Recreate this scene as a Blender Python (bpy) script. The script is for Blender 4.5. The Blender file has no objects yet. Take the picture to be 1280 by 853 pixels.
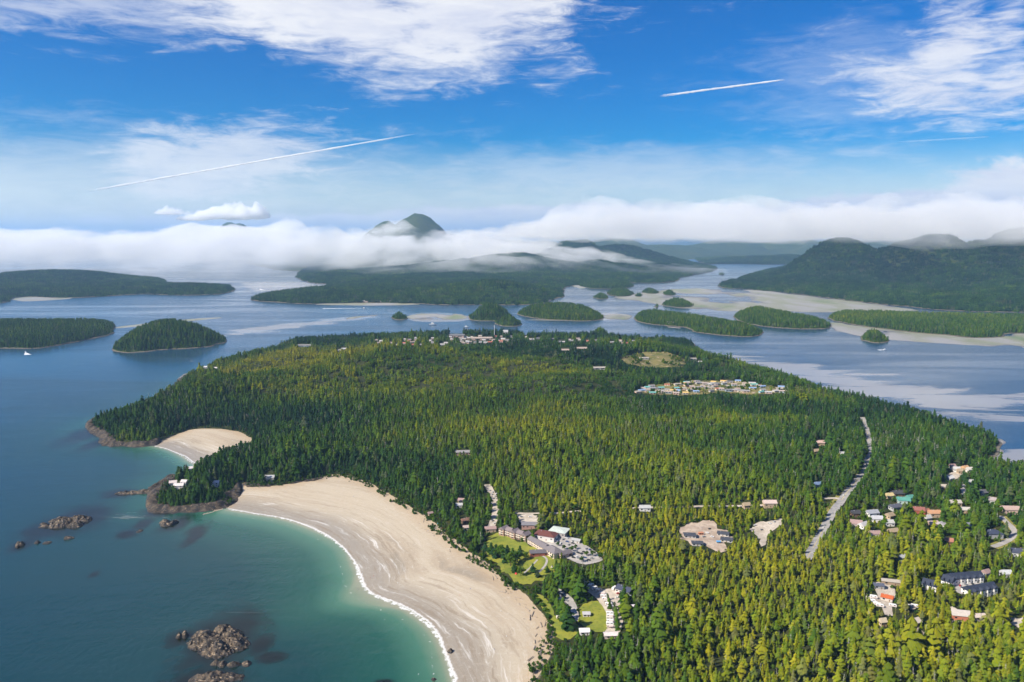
import bpy, bmesh, math, random
import numpy as np
from mathutils import Vector, Matrix
from mathutils.geometry import delaunay_2d_cdt

random.seed(7)
RNG = np.random.default_rng(11)
scene = bpy.context.scene
C = scene.collection

# ------------------------------------------------------------------ camera
F, CAMZ = 995.0, 380.0
TH = math.atan(126.5 / F)
cam_data = bpy.data.cameras.new('camera')
cam_data.sensor_width = 36.0
cam_data.lens = F / 1280 * 36
cam_data.clip_start = 1.0
cam_data.clip_end = 400000.0
cam = bpy.data.objects.new('camera', cam_data)
C.objects.link(cam)
cam.location = (0, 0, CAMZ)
cam.rotation_euler = (math.pi / 2 - TH, 0, 0)
scene.camera = cam

# ------------------------------------------------------------------ render settings and exposure
scene.view_settings.view_transform = 'Standard'
scene.view_settings.look = 'None'
scene.view_settings.exposure = 0.78
scene.view_settings.gamma = 1.0
cy = scene.cycles
cy.max_bounces = 8
cy.diffuse_bounces = 2
cy.glossy_bounces = 2
cy.transmission_bounces = 2
cy.transparent_max_bounces = 12
cy.volume_bounces = 7
cy.volume_max_steps = 128
cy.use_denoising = True
cy.use_adaptive_sampling = True
cy.adaptive_threshold = 0.03
cy.sample_clamp_indirect = 6.0

# ------------------------------------------------------------------ projection helpers (photo pixel -> place)
CT, ST = math.cos(TH), math.sin(TH)
def ray(px, py):
    X = (np.asarray(px, float) - 640) / F
    Y = (426.5 - np.asarray(py, float)) / F
    return X, CT + Y * ST, Y * CT - ST
def gp(px, py, z=0.0):
    a, b, c = ray(px, py)
    t = (CAMZ - z) / -c
    return a * t, b * t
def at_depth(px, py, D):
    a, b, c = ray(px, py)
    return float(a / b * D), float(D), float(CAMZ + c / b * D)
def proj(x, y, z):
    dz = z - CAMZ
    dep = y * CT - dz * ST
    up = y * ST + dz * CT
    return 640 + F * x / dep, 426.5 - F * up / dep
def az_el(px, py):
    a, b, c = ray(px, py)
    return math.atan2(a, b), math.atan2(c, math.hypot(a, b))

# ------------------------------------------------------------------ node helpers
def nd(nt, typ, ins=None, **props):
    n = nt.nodes.new(typ)
    for k, v in props.items():
        setattr(n, k, v)
    if ins:
        for k, v in ins.items():
            s = n.inputs[k]
            if hasattr(v, 'is_linked') or isinstance(v, bpy.types.NodeSocket):
                nt.links.new(v, s)
            else:
                s.default_value = v
    return n
def mth(nt, op, a, b=None, c=None, clamp=False):
    n = nt.nodes.new('ShaderNodeMath'); n.operation = op; n.use_clamp = clamp
    for i, v in enumerate((a, b, c)):
        if v is None: continue
        if isinstance(v, bpy.types.NodeSocket): nt.links.new(v, n.inputs[i])
        else: n.inputs[i].default_value = v
    return n.outputs[0]
def sstep(nt, v, lo, hi, a=0.0, b=1.0):
    n = nt.nodes.new('ShaderNodeMapRange'); n.interpolation_type = 'SMOOTHSTEP'
    for i, x in enumerate((v, lo, hi, a, b)):
        if isinstance(x, bpy.types.NodeSocket): nt.links.new(x, n.inputs[i])
        else: n.inputs[i].default_value = x
    return n.outputs[0]
def mixc(nt, f, a, b, blend='MIX'):
    n = nt.nodes.new('ShaderNodeMix'); n.data_type = 'RGBA'; n.blend_type = blend
    for s, v in ((n.inputs[0], f), (n.inputs[6], a), (n.inputs[7], b)):
        if isinstance(v, bpy.types.NodeSocket): nt.links.new(v, s)
        elif isinstance(v, (tuple, list)): s.default_value = (*v[:3], 1)
        else: s.default_value = v
    return n.outputs[2]
def noise_t(nt, vec, scale, detail=4.0, rough=0.55, dist=0.0):
    n = nt.nodes.new('ShaderNodeTexNoise')
    if vec is not None: nt.links.new(vec, n.inputs['Vector'])
    n.inputs['Scale'].default_value = scale; n.inputs['Detail'].default_value = detail
    n.inputs['Roughness'].default_value = rough; n.inputs['Distortion'].default_value = dist
    return n.outputs['Fac']
def ramp(nt, fac, stops):
    n = nt.nodes.new('ShaderNodeValToRGB'); nt.links.new(fac, n.inputs[0])
    e = n.color_ramp.elements
    while len(e) < len(stops): e.new(0.5)
    for el, (p, c) in zip(e, stops):
        el.position = p; el.color = (*c, 1)
    return n.outputs[0]
def attr(nt, name, typ='GEOMETRY'):
    n = nt.nodes.new('ShaderNodeAttribute'); n.attribute_name = name; n.attribute_type = typ
    return n
def mapping(nt, vec, loc=(0, 0, 0), rot=(0, 0, 0), scale=(1, 1, 1), typ='POINT'):
    n = nt.nodes.new('ShaderNodeMapping'); n.vector_type = typ
    nt.links.new(vec, n.inputs[0])
    n.inputs[1].default_value = loc; n.inputs[2].default_value = rot; n.inputs[3].default_value = scale
    return n.outputs[0]
def new_mat(name):
    m = bpy.data.materials.new(name); m.use_nodes = True
    nt = m.node_tree; nt.nodes.clear()
    out = nt.nodes.new('ShaderNodeOutputMaterial')
    return m, nt, out
def pbsdf(nt, out, col, rough=0.8, spec=0.3, normal=None, metal=0.0):
    b = nt.nodes.new('ShaderNodeBsdfPrincipled')
    for k, v in (('Base Color', col), ('Roughness', rough), ('Specular IOR Level', spec), ('Metallic', metal)):
        s = b.inputs[k]
        if isinstance(v, bpy.types.NodeSocket): nt.links.new(v, s)
        elif isinstance(v, (tuple, list)): s.default_value = (*v[:3], 1)
        else: s.default_value = v
    if normal is not None: nt.links.new(normal, b.inputs['Normal'])
    nt.links.new(b.outputs[0], out.inputs['Surface'])
    return b
def bump(nt, h, strength, dist):
    n = nt.nodes.new('ShaderNodeBump'); nt.links.new(h, n.inputs['Height'])
    n.inputs['Strength'].default_value = strength; n.inputs['Distance'].default_value = dist
    return n.outputs[0]

# ------------------------------------------------------------------ sun and sky
SUN_AZ = (-0.90, -0.43)            # horizontal direction towards the sun (x, y)
SUN_EL = math.radians(40)
sun_dir = Vector((SUN_AZ[0], SUN_AZ[1], 0)).normalized() * math.cos(SUN_EL) + Vector((0, 0, math.sin(SUN_EL)))
sl = bpy.data.lights.new('sun', 'SUN'); sl.energy = 5.0; sl.angle = math.radians(0.53); sl.color = (1.0, 0.92, 0.78)
so = bpy.data.objects.new('sun', sl); C.objects.link(so); so.location = (-500, -500, 3000)
so.rotation_euler = sun_dir.to_track_quat('Z', 'Y').to_euler()

world = bpy.data.worlds.new('World'); scene.world = world; world.use_nodes = True
def build_world():
    nt = world.node_tree; nt.nodes.clear()
    out = nt.nodes.new('ShaderNodeOutputWorld')
    bg = nt.nodes.new('ShaderNodeBackground'); bg.inputs[1].default_value = 0.066
    sky = nt.nodes.new('ShaderNodeTexSky'); sky.sky_type = 'NISHITA'; sky.sun_disc = False
    sky.sun_elevation = SUN_EL
    sky.sun_rotation = math.atan2(sun_dir.x, sun_dir.y)
    sky.altitude = 400; sky.air_density = 1.0; sky.dust_density = 0.3; sky.ozone_density = 3.0
    hs = nd(nt, 'ShaderNodeHueSaturation', {'Saturation': 2.0, 'Color': sky.outputs[0], 'Hue': 0.517, 'Value': 1.0})
    tc = nt.nodes.new('ShaderNodeTexCoord')
    vec = tc.outputs['Generated']
    sx = nd(nt, 'ShaderNodeSeparateXYZ', {0: vec})
    az = mth(nt, 'ARCTAN2', sx.outputs[0], sx.outputs[1])
    el = mth(nt, 'ARCSINE', sx.outputs[2])
    ae = nd(nt, 'ShaderNodeCombineXYZ', {0: az, 1: el, 2: 0.0}).outputs[0]
    # fibres: noise stretched along the wind, warped
    def fibre(rot, sc, scale, det, dist, rough=0.62):
        return noise_t(nt, mapping(nt, ae, rot=(0, 0, rot), scale=sc), scale, det, rough, dist)
    f_fine = fibre(-0.08, (1, 4.5, 1), 16, 9, 0.5, 0.68)
    f_wide = fibre(0.12, (1, 3.2, 1), 4.5, 5, 0.6)
    f_puff = noise_t(nt, mapping(nt, ae, scale=(1, 1.8, 1)), 22, 7, 0.6, 0.2)
    def ell(px, py, rx, ry, rot=0.0):
        a, e = az_el(px, py)
        m = mapping(nt, ae, loc=(a, e, 0), rot=(0, 0, math.radians(rot)), scale=(rx / F, ry / F, 1), typ='TEXTURE')
        return mth(nt, 'SUBTRACT', 1.0, nd(nt, 'ShaderNodeVectorMath', {0: m}, operation='LENGTH').outputs['Value'])
    def mx(*a):
        r = a[0]
        for b in a[1:]: r = mth(nt, 'SMOOTH_MAX', r, b, 0.12)
        return r
    fn = mth(nt, 'SUBTRACT', f_fine, 0.5); fw = mth(nt, 'SUBTRACT', f_wide, 0.5); fp = mth(nt, 'SUBTRACT', f_puff, 0.5)
    def layer(shape, nz, amp, lo, hi, top):
        v = mth(nt, 'MULTIPLY_ADD', nz, amp, shape)
        return sstep(nt, v, lo, hi, 0.0, top)
    mixn = mth(nt, 'MULTIPLY_ADD', fw, 0.7, fn)
    big = mx(ell(420, 15, 330, 72, -11), ell(590, 8, 205, 100, 20), ell(470, -70, 380, 130, 0))
    c1 = layer(big, mixn, 1.25, 0.04, 0.72, 0.90)
    c1b = layer(mx(ell(120, 0, 330, 62, 2), ell(420, -160, 900, 190, 0)), mixn, 1.8, 0.15, 0.95, 0.55)
    c2 = layer(mx(ell(300, 190, 170, 50, 8), ell(240, 215, 110, 45, 0)), mixn, 1.7, 0.05, 0.75, 0.62)
    c2b = layer(mx(ell(160, 215, 560, 75, 2), ell(760, 215, 420, 48, 2)), mixn, 1.5, 0.05, 0.95, 0.34)
    hook = mx(ell(1195, 55, 62, 110, -14), ell(1165, 115, 130, 48, -12), ell(1270, 115, 110, 42, 8), ell(1265, 20, 40, 60, 30))
    c3 = layer(hook, mixn, 1.9, 0.20, 1.0, 0.80)
    c3b = layer(mx(ell(1130, 100, 330, 110, 0)), mixn, 1.4, 0.2, 1.1, 0.25)
    low = mx(ell(290, 272, 56, 13, 2), ell(212, 266, 15, 9, 0), ell(1260, 238, 110, 36, 6), ell(640, 268, 240, 14, 2),
             ell(1110, 262, 330, 24, 3), ell(480, 278, 380, 12, 0))
    c4 = layer(low, fp, 1.5, 0.02, 0.42, 0.95)
    # the same kinds of cloud carry on round the rest of the sky
    f_cov = noise_t(nt, mapping(nt, ae, scale=(1, 2.2, 1)), 2.1, 3, 0.5, 0.4)
    away = sstep(nt, mth(nt, 'ABSOLUTE', az), 0.62, 0.95)
    above = sstep(nt, el, 0.36, 0.55)
    gen_m = mth(nt, 'MAXIMUM', away, above)
    c5 = mth(nt, 'MULTIPLY', layer(mth(nt, 'SUBTRACT', f_cov, 0.5), mixn, 0.6, -0.02, 0.3, 0.75), gen_m)
    # a whitish band low on the horizon
    c6 = mth(nt, 'MULTIPLY', sstep(nt, mth(nt, 'MULTIPLY_ADD', fw, 0.06, el), 0.12, -0.01, 0.0, 0.80), 1.0)
    dens = c6
    for c in (c1, c1b, c2, c2b, c3, c3b, c4, c5):
        dens = mth(nt, 'SUBTRACT', 1.0, mth(nt, 'MULTIPLY', mth(nt, 'SUBTRACT', 1.0, dens), mth(nt, 'SUBTRACT', 1.0, c)))
    shade = sstep(nt, mth(nt, 'MULTIPLY_ADD', fn, 0.8, f_wide), 0.2, 0.75)
    ccol = mixc(nt, shade, (6.4, 6.7, 8.0), (8.7, 8.7, 8.9))
    col = mixc(nt, dens, hs.outputs[0], ccol)
    nt.links.new(col, bg.inputs[0])
    nt.links.new(bg.outputs[0], out.inputs[0])
build_world()

# ------------------------------------------------------------------ numpy noise and shapes
def _hash(ix, iy, seed):
    h = (ix.astype(np.int64) * 374761393 + iy.astype(np.int64) * 668265263 + seed * 974634777) & 0x7fffffff
    h = ((h ^ (h >> 13)) * 1274126177) & 0x7fffffff
    return ((h ^ (h >> 16)) & 0xffff) / 65535.0
def vnoise(x, y, seed=0):
    ix = np.floor(x); iy = np.floor(y); fx = x - ix; fy = y - iy
    ux = fx * fx * fx * (fx * (fx * 6 - 15) + 10); uy = fy * fy * fy * (fy * (fy * 6 - 15) + 10)
    a = _hash(ix, iy, seed); b = _hash(ix + 1, iy, seed); c = _hash(ix, iy + 1, seed); d = _hash(ix + 1, iy + 1, seed)
    return (a * (1 - ux) + b * ux) * (1 - uy) + (c * (1 - ux) + d * ux) * uy
def fbm(x, y, scale, oct=4, seed=0, gain=0.5):
    x = np.asarray(x, float) / scale; y = np.asarray(y, float) / scale
    s = 0; a = 1; t = 0
    for o in range(oct):
        s = s + a * (vnoise(x, y, seed + o * 17) - 0.5); t += a
        x, y = x * 1.62 + y * 1.21 + 13.7, y * 1.62 - x * 1.21 + 5.1; a *= gain
    return 2 * s / t
def ridged(x, y, scale, oct=4, seed=0):
    x = np.asarray(x, float) / scale; y = np.asarray(y, float) / scale
    s = 0; a = 1; t = 0
    for o in range(oct):
        s = s + a * (1 - np.abs(2 * vnoise(x, y, seed + o * 31) - 1)); t += a
        x, y = x * 1.62 + y * 1.21 + 3.7, y * 1.62 - x * 1.21 + 9.1; a *= 0.5
    return s / t
def smooth(v, lo, hi):
    t = np.clip((v - lo) / (hi - lo), 0, 1)
    return t * t * (3 - 2 * t)
def chaikin(P, n=2, closed=True):
    P = np.asarray(P, float)
    for _ in range(n):
        Q = np.roll(P, -1, 0)
        if closed:
            R = np.empty((len(P) * 2, 2)); R[0::2] = P * .75 + Q * .25; R[1::2] = P * .25 + Q * .75
        else:
            A, B = P[:-1], P[1:]
            R = np.empty((len(A) * 2 + 2, 2)); R[0] = P[0]; R[-1] = P[-1]
            R[1:-1:2] = A * .75 + B * .25; R[2:-1:2] = A * .25 + B * .75
        P = R
    return P
def gpoly(pts, sm=2, z=0.0):
    p = np.array(pts, float)
    x, y = gp(p[:, 0], p[:, 1], z)
    P = np.stack([x, y], 1)
    return chaikin(P, sm) if sm else P
def sdf(P, X, Y, arc=False, closed=True):
    """signed distance to a polygon (positive inside), optionally the arc length of the nearest boundary point"""
    A = P if closed else P[:-1]; B = np.roll(P, -1, 0) if closed else P[1:]
    d2 = np.full(X.shape, 1e18); s = np.zeros(X.shape, bool); al = np.zeros(X.shape)
    acc = 0.0
    for (ax, ay), (bx, by) in zip(A, B):
        ex, ey = bx - ax, by - ay
        L2 = ex * ex + ey * ey + 1e-12
        t = np.clip(((X - ax) * ex + (Y - ay) * ey) / L2, 0, 1)
        q = (X - ax - t * ex) ** 2 + (Y - ay - t * ey) ** 2
        m = q < d2
        d2 = np.where(m, q, d2)
        if arc: al = np.where(m, acc + t * math.sqrt(L2), al)
        acc += math.sqrt(L2)
        if closed and ay != by:
            s ^= ((ay > Y) != (by > Y)) & (X < ex * (Y - ay) / ey + ax)
    d = np.sqrt(d2)
    if closed: d = np.where(s, d, -d)
    return (d, al) if arc else d

# ------------------------------------------------------------------ mesh helpers
def np_mesh(name, V, Fq, mat=None, attrs=None, smooth_sh=True):
    me = bpy.data.meshes.new(name)
    V = np.asarray(V, np.float32); Fq = np.asarray(Fq, np.int32)
    n = Fq.shape[1]
    me.vertices.add(len(V)); me.vertices.foreach_set('co', V.ravel())
    me.loops.add(Fq.size); me.loops.foreach_set('vertex_index', Fq.ravel())
    me.polygons.add(len(Fq)); me.polygons.foreach_set('loop_start', np.arange(0, Fq.size, n, dtype=np.int32))
    if smooth_sh: me.polygons.foreach_set('use_smooth', np.ones(len(Fq), bool))
    for k, v in (attrs or {}).items():
        a = me.attributes.new(k, 'FLOAT', 'POINT'); a.data.foreach_set('value', np.asarray(v, np.float32).ravel())
    me.update(calc_edges=True)
    if mat: me.materials.append(mat)
    return me
def add_obj(name, me, parent=None, loc=None, rz=0.0):
    o = bpy.data.objects.new(name, me); C.objects.link(o)
    if parent: o.parent = parent
    if loc is not None: o.location = loc
    if rz: o.rotation_euler = (0, 0, rz)
    return o
def tag(o, label=None, cat=None, group=None, kind=None):
    if label: o['label'] = label
    if cat: o['category'] = cat
    if group: o['group'] = group
    if kind: o['kind'] = kind
    return o
def grid_mesh(name, xs, ys, keep, height, mat, attrs=None):
    """height field on a rectangular grid; quads whose four corners are all dropped are left out"""
    nx, ny = len(xs), len(ys)
    X, Y = np.meshgrid(xs, ys)
    idx = np.arange(nx * ny).reshape(ny, nx)
    q = np.stack([idx[:-1, :-1], idx[:-1, 1:], idx[1:, 1:], idx[1:, :-1]], -1).reshape(-1, 4)
    k = keep.ravel()
    q = q[k[q].any(1)]
    used = np.unique(q); re = np.full(nx * ny, -1); re[used] = np.arange(len(used))
    V = np.stack([X.ravel(), Y.ravel(), height.ravel()], 1)[used]
    at = {a: np.asarray(v).ravel()[used] for a, v in (attrs or {}).items()}
    return np_mesh(name, V, re[q], mat, at)

# ------------------------------------------------------------------ ground materials
def world_pos(nt):
    return nt.nodes.new('ShaderNodeNewGeometry').outputs['Position']
def mat_simple(name, col, rough=0.8, spec=0.25, var=0.12, scale=0.6):
    m, nt, out = new_mat(name)
    n = noise_t(nt, world_pos(nt), scale, 4)
    c = mixc(nt, n, tuple(v * (1 - var) for v in col), tuple(min(1, v * (1 + var)) for v in col))
    pbsdf(nt, out, c, rough, spec)
    return m
def mat_forest_floor():
    m, nt, out = new_mat('forest_floor')
    p = world_pos(nt)
    n = noise_t(nt, p, 0.03, 6); n2 = noise_t(nt, p, 0.3, 4)
    c = mixc(nt, sstep(nt, n, 0.35, 0.65), (0.022, 0.030, 0.010), (0.045, 0.050, 0.014))
    c = mixc(nt, sstep(nt, n2, 0.55, 0.75), c, (0.05, 0.045, 0.025))
    # bare rock and pale sand along the waterline
    z = nd(nt, 'ShaderNodeSeparateXYZ', {0: p}).outputs[2]
    zz = mth(nt, 'MULTIPLY_ADD', n2, 1.2, z)
    c = mixc(nt, sstep(nt, zz, 3.0, 1.9), c, (0.19, 0.165, 0.125))
    c = mixc(nt, sstep(nt, zz, 1.2, 0.7), c, (0.05, 0.043, 0.038))
    pbsdf(nt, out, c, 0.9, 0.1, bump(nt, n2, 0.6, 1.0))
    return m
def mat_far_land():
    m, nt, out = new_mat('far_forest_ground')
    p = world_pos(nt)
    n = noise_t(nt, p, 0.012, 7, 0.65); n3 = noise_t(nt, p, 0.0016, 5)
    c = mixc(nt, sstep(nt, n, 0.3, 0.7), (0.022, 0.038, 0.013), (0.050, 0.076, 0.020))
    c = mixc(nt, sstep(nt, n3, 0.45, 0.7, 0, 0.6), c, (0.068, 0.078, 0.018))
    z = nd(nt, 'ShaderNodeSeparateXYZ', {0: p}).outputs[2]
    zz = mth(nt, 'MULTIPLY_ADD', n, 2.0, z)
    c = mixc(nt, sstep(nt, zz, 3.4, 2.6), c, (0.17, 0.145, 0.11))
    c = mixc(nt, sstep(nt, zz, 2.2, 1.4), c, (0.07, 0.06, 0.05))
    pbsdf(nt, out, c, 0.9, 0.1, bump(nt, n, 0.9, 12.0))
    return m
def mat_sand():
    m, nt, out = new_mat('beach_sand')
    d = attr(nt, 'shore').outputs['Fac']; s = attr(nt, 'along').outputs['Fac']
    p = world_pos(nt)
    warp = noise_t(nt, p, 0.012, 4)
    dw = mth(nt, 'MULTIPLY_ADD', mth(nt, 'SUBTRACT', warp, 0.5), 26.0, d)
    v = nd(nt, 'ShaderNodeCombineXYZ', {0: mth(nt, 'MULTIPLY', dw, 1 / 5.5), 1: mth(nt, 'MULTIPLY', s, 1 / 70.0), 2: 0.0}).outputs[0]
    streak = noise_t(nt, v, 1.0, 6, 0.62, 0.6)
    v2 = nd(nt, 'ShaderNodeCombineXYZ', {0: mth(nt, 'MULTIPLY', dw, 1 / 30.0), 1: mth(nt, 'MULTIPLY', s, 1 / 160.0), 2: 3.3}).outputs[0]
    broad = noise_t(nt, v2, 1.0, 4, 0.5, 0.4)
    fine = noise_t(nt, p, 0.22, 6, 0.6)
    dry = (0.455, 0.385, 0.285); wet = (0.27, 0.23, 0.175); pale = (0.60, 0.555, 0.475)
    c = mixc(nt, sstep(nt, broad, 0.42, 0.66), dry, (0.39, 0.315, 0.225))
    wetz = mth(nt, 'SUBTRACT', 1.0, sstep(nt, dw, 20.0, 105.0))
    c = mixc(nt, mth(nt, 'MULTIPLY', wetz, 0.55), c, (0.40, 0.35, 0.275))
    c = mixc(nt, sstep(nt, dw, 62.0, 12.0, 0.0, 0.70), c, (0.24, 0.205, 0.16))
    c = mixc(nt, sstep(nt, broad, 0.60, 0.72, 0.0, 0.75), c, wet)
    st = mth(nt, 'MULTIPLY', sstep(nt, streak, 0.55, 0.70), mth(nt, 'MULTIPLY_ADD', wetz, 0.55, 0.05))
    c = mixc(nt, st, c, (0.80, 0.78, 0.74))
    c = mixc(nt, mth(nt, 'MULTIPLY', sstep(nt, streak, 0.47, 0.36), mth(nt, 'MULTIPLY_ADD', wetz, 0.6, 0.2)), c, (0.25, 0.195, 0.135))
    c = mixc(nt, sstep(nt, fine, 0.5, 0.8, 0, 0.35), c, pale)
    upper = sstep(nt, mth(nt, 'MULTIPLY_ADD', fine, 22.0, attr(nt, 'back').outputs['Fac']), 38.0, 14.0)
    c = mixc(nt, mth(nt, 'MULTIPLY', upper, 0.55), c, (0.40, 0.29, 0.175))
    fo = mth(nt, 'MULTIPLY_ADD', mth(nt, 'SUBTRACT', fine, 0.5), 7.0, d)
    foam = mth(nt, 'MULTIPLY', sstep(nt, fo, 3.2, 1.4), sstep(nt, fo, -2.0, 0.5))
    c = mixc(nt, mth(nt, 'MULTIPLY', foam, 0.65), c, (0.78, 0.78, 0.76))
    rough = mth(nt, 'MULTIPLY_ADD', sstep(nt, dw, 10.0, 65.0), 0.55, 0.30)
    pbsdf(nt, out, c, rough, 0.3, bump(nt, streak, 0.35, 0.5))
    return m
def mat_mud():
    m, nt, out = new_mat('mudflat')
    p = world_pos(nt)
    n = noise_t(nt, mapping(nt, p, scale=(1, 0.35, 1)), 0.006, 6, 0.6, 0.4)
    n2 = noise_t(nt, mapping(nt, p, scale=(1, 0.5, 1)), 0.02, 5, 0.6)
    c = mixc(nt, sstep(nt, n, 0.40, 0.56), (0.30, 0.285, 0.255), (0.24, 0.235, 0.14))
    c = mixc(nt, sstep(nt, n, 0.56, 0.68), c, (0.15, 0.19, 0.06))
    c = mixc(nt, sstep(nt, n2, 0.56, 0.7, 0, 0.7), c, (0.36, 0.345, 0.32))
    z = nd(nt, 'ShaderNodeSeparateXYZ', {0: p}).outputs[2]
    c = mixc(nt, sstep(nt, z, 0.18, 0.03), c, (0.15, 0.14, 0.13))
    pbsdf(nt, out, c, 0.45, 0.4)
    return m
def mat_rock(name='shore_rock', k=0.8, th=0.545):
    m, nt, out = new_mat(name)
    p = world_pos(nt)
    n = noise_t(nt, p, 0.16, 8, 0.68); n2 = noise_t(nt, mapping(nt, p, rot=(0.5, 0.3, 0.4), scale=(1, 3, 2)), 0.3, 6)
    c = mixc(nt, sstep(nt, n, 0.42, 0.66), (0.032 * k, 0.027 * k, 0.024 * k), (0.15 * k, 0.11 * k, 0.072 * k))
    c = mixc(nt, sstep(nt, n2, th, th + 0.13), c, (0.36, 0.27, 0.18))
    z = nd(nt, 'ShaderNodeSeparateXYZ', {0: p}).outputs[2]
    zz = mth(nt, 'MULTIPLY_ADD', n, 3.0, z)
    c = mixc(nt, sstep(nt, zz, 2.9, 2.0), c, (0.030, 0.026, 0.024))       # wet, weed-covered band at the waterline
    c = mixc(nt, mth(nt, 'MULTIPLY', sstep(nt, zz, 10.5, 12.5), sstep(nt, n2, 0.45, 0.6)), c, (0.20, 0.18, 0.035))   # lichen and turf on top
    pbsdf(nt, out, c, 0.8, 0.3, bump(nt, n, 0.9, 1.2))
    return m
def mat_water():
    m, nt, out = new_mat('sea_water')
    p = world_pos(nt)
    dep = attr(nt, 'depth').outputs['Fac']; reef = attr(nt, 'reef').outputs['Fac']; bank = attr(nt, 'bank').outputs['Fac']
    far = attr(nt, 'open_sea').outputs['Fac']
    big = noise_t(nt, p, 0.004, 5, 0.55, 0.5)
    dd = mth(nt, 'MULTIPLY_ADD', mth(nt, 'SUBTRACT', big, 0.5), 0.12, dep)
    c = ramp(nt, dd, [(0.0, (0.28, 0.27, 0.19)), (0.04, (0.13, 0.205, 0.135)), (0.10, (0.050, 0.145, 0.095)), (0.23, (0.013, 0.075, 0.053)),
                      (0.50, (0.006, 0.040, 0.040)), (1.0, (0.005, 0.034, 0.046))])
    c = mixc(nt, far, c, (0.018, 0.052, 0.095))
    rn = noise_t(nt, p, 0.05, 5, 0.6)
    c = mixc(nt, sstep(nt, mth(nt, 'MULTIPLY_ADD', mth(nt, 'SUBTRACT', rn, 0.5), 1.1, reef), 0.05, 0.95, 0, 0.95), c, (0.008, 0.010, 0.007))
    bn = noise_t(nt, mapping(nt, p, rot=(0, 0, 0.35), scale=(0.3, 1, 1)), 0.009, 8, 0.66, 0.9)
    bk = sstep(nt, mth(nt, 'MULTIPLY_ADD', mth(nt, 'SUBTRACT', bn, 0.5), 2.6, bank), 0.38, 0.72)
    c = mixc(nt, mth(nt, 'MULTIPLY', bk, 0.85), c, (0.30, 0.285, 0.265))
    surf = attr(nt, 'surf').outputs['Fac']
    fn = noise_t(nt, p, 0.16, 6, 0.65)
    fo = sstep(nt, mth(nt, 'MULTIPLY_ADD', mth(nt, 'SUBTRACT', fn, 0.5), 2.2, surf), 0.70, 1.25)
    c = mixc(nt, fo, c, (0.80, 0.81, 0.80))
    w1 = noise_t(nt, mapping(nt, p, rot=(0, 0, 0.5), scale=(1, 0.45, 1)), 0.16, 5, 0.62)
    w2 = noise_t(nt, mapping(nt, p, rot=(0, 0, -0.2), scale=(0.5, 1, 1)), 0.025, 4, 0.6)
    slick = noise_t(nt, mapping(nt, p, rot=(0, 0, 0.2), scale=(0.22, 1, 1)), 0.0028, 5, 0.55, 1.0)
    h = mth(nt, 'MULTIPLY_ADD', w2, 2.2, w1)
    calm = sstep(nt, slick, 0.40, 0.62)
    b = nt.nodes.new('ShaderNodeBump'); nt.links.new(h, b.inputs['Height'])
    nt.links.new(mth(nt, 'MULTIPLY', mth(nt, 'MULTIPLY_ADD', calm, -0.28, 0.55), mth(nt, 'MULTIPLY_ADD', far, -0.6, 1.0)), b.inputs['Strength']); b.inputs['Distance'].default_value = 0.8
    rough = mth(nt, 'MULTIPLY_ADD', calm, -0.10, 0.24)
    bs = pbsdf(nt, out, c, rough, mth(nt, 'MULTIPLY_ADD', far, 0.15, 0.36), b.outputs[0])
    bs.inputs['IOR'].default_value = 1.333
    return m

M_FLOOR, M_FAR, M_SAND, M_MUD, M_ROCK, M_WATER = mat_forest_floor(), mat_far_land(), mat_sand(), mat_mud(), mat_rock(), mat_water()

# ------------------------------------------------------------------ land outlines (traced, laid on the sea plane)
WATERLINE = [(590, 960), (576, 890), (568, 850), (560, 822), (547, 792), (525, 771), (498, 756), (470, 746), (453, 732), (446, 705), (430, 683),
             (397, 662), (358, 648), (320, 642), (287, 637)]
VEG = [(690, 1000), (660, 900), (668, 855), (679, 836), (688, 817), (691, 797), (687, 781), (676, 765), (654, 745), (634, 732), (605, 707), (575, 686),
       (542, 659), (498, 627), (447, 600), (412, 595), (398, 601), (380, 604), (350, 609), (318, 611), (302, 606), (290, 620), (278, 634)]
PENIN = VEG + [(262, 636), (240, 638), (212, 639), (193, 636), (187, 628), (195, 616), (208, 600), (236, 590), (252, 581),
        (272, 572), (300, 563), (322, 556), (298, 542), (271, 537.5), (240, 538), (222, 544), (198, 554), (188, 557), (163, 557), (140, 556), (134, 548), (122, 540), (111, 535),
        (116, 528), (131, 524), (150, 524), (180, 511), (205, 496), (222, 483), (230, 470), (256, 463), (264, 456), (290, 447), (330, 438),
        (356, 433), (361, 427), (395, 424), (430, 422.5), (480, 420), (540, 418), (600, 418), (640, 418), (680, 421), (700, 420), (745, 419.5),
        (764, 422), (800, 424.5), (850, 425), (869, 430), (867, 437), (890, 447), (930, 458), (962, 465), (995, 475), (1045, 493), (1099, 504), (1145, 520),
        (1192, 535), (1232, 548), (1246, 550), (1251, 554), (1246, 564), (1237, 575), (1246, 588), (1290, 585), (1345, 582), (1480, 585),
        (1700, 700), (1700, 1100), (690, 1100)]
BEACH_P = gpoly(WATERLINE + VEG[::-1], 2)
WL_P = chaikin(np.stack(gp(*np.array(WATERLINE).T), 1), 2, closed=False)
VEG_P = chaikin(np.stack(gp(*np.array(VEG).T), 1), 2, closed=False)
COVE_WL = [(250, 585), (241, 579), (230, 571), (212, 562), (191, 557.5)]
COVE = COVE_WL + [(199, 553), (225, 543), (240, 537), (271, 536), (299, 541), (325, 556), (300, 564), (272, 574), (256, 583)]
COVE_P = gpoly(COVE, 2); COVE_WL_P = chaikin(np.stack(gp(*np.array(COVE_WL).T), 1), 2, closed=False)
PEN_P = gpoly(PENIN, 2)

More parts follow.
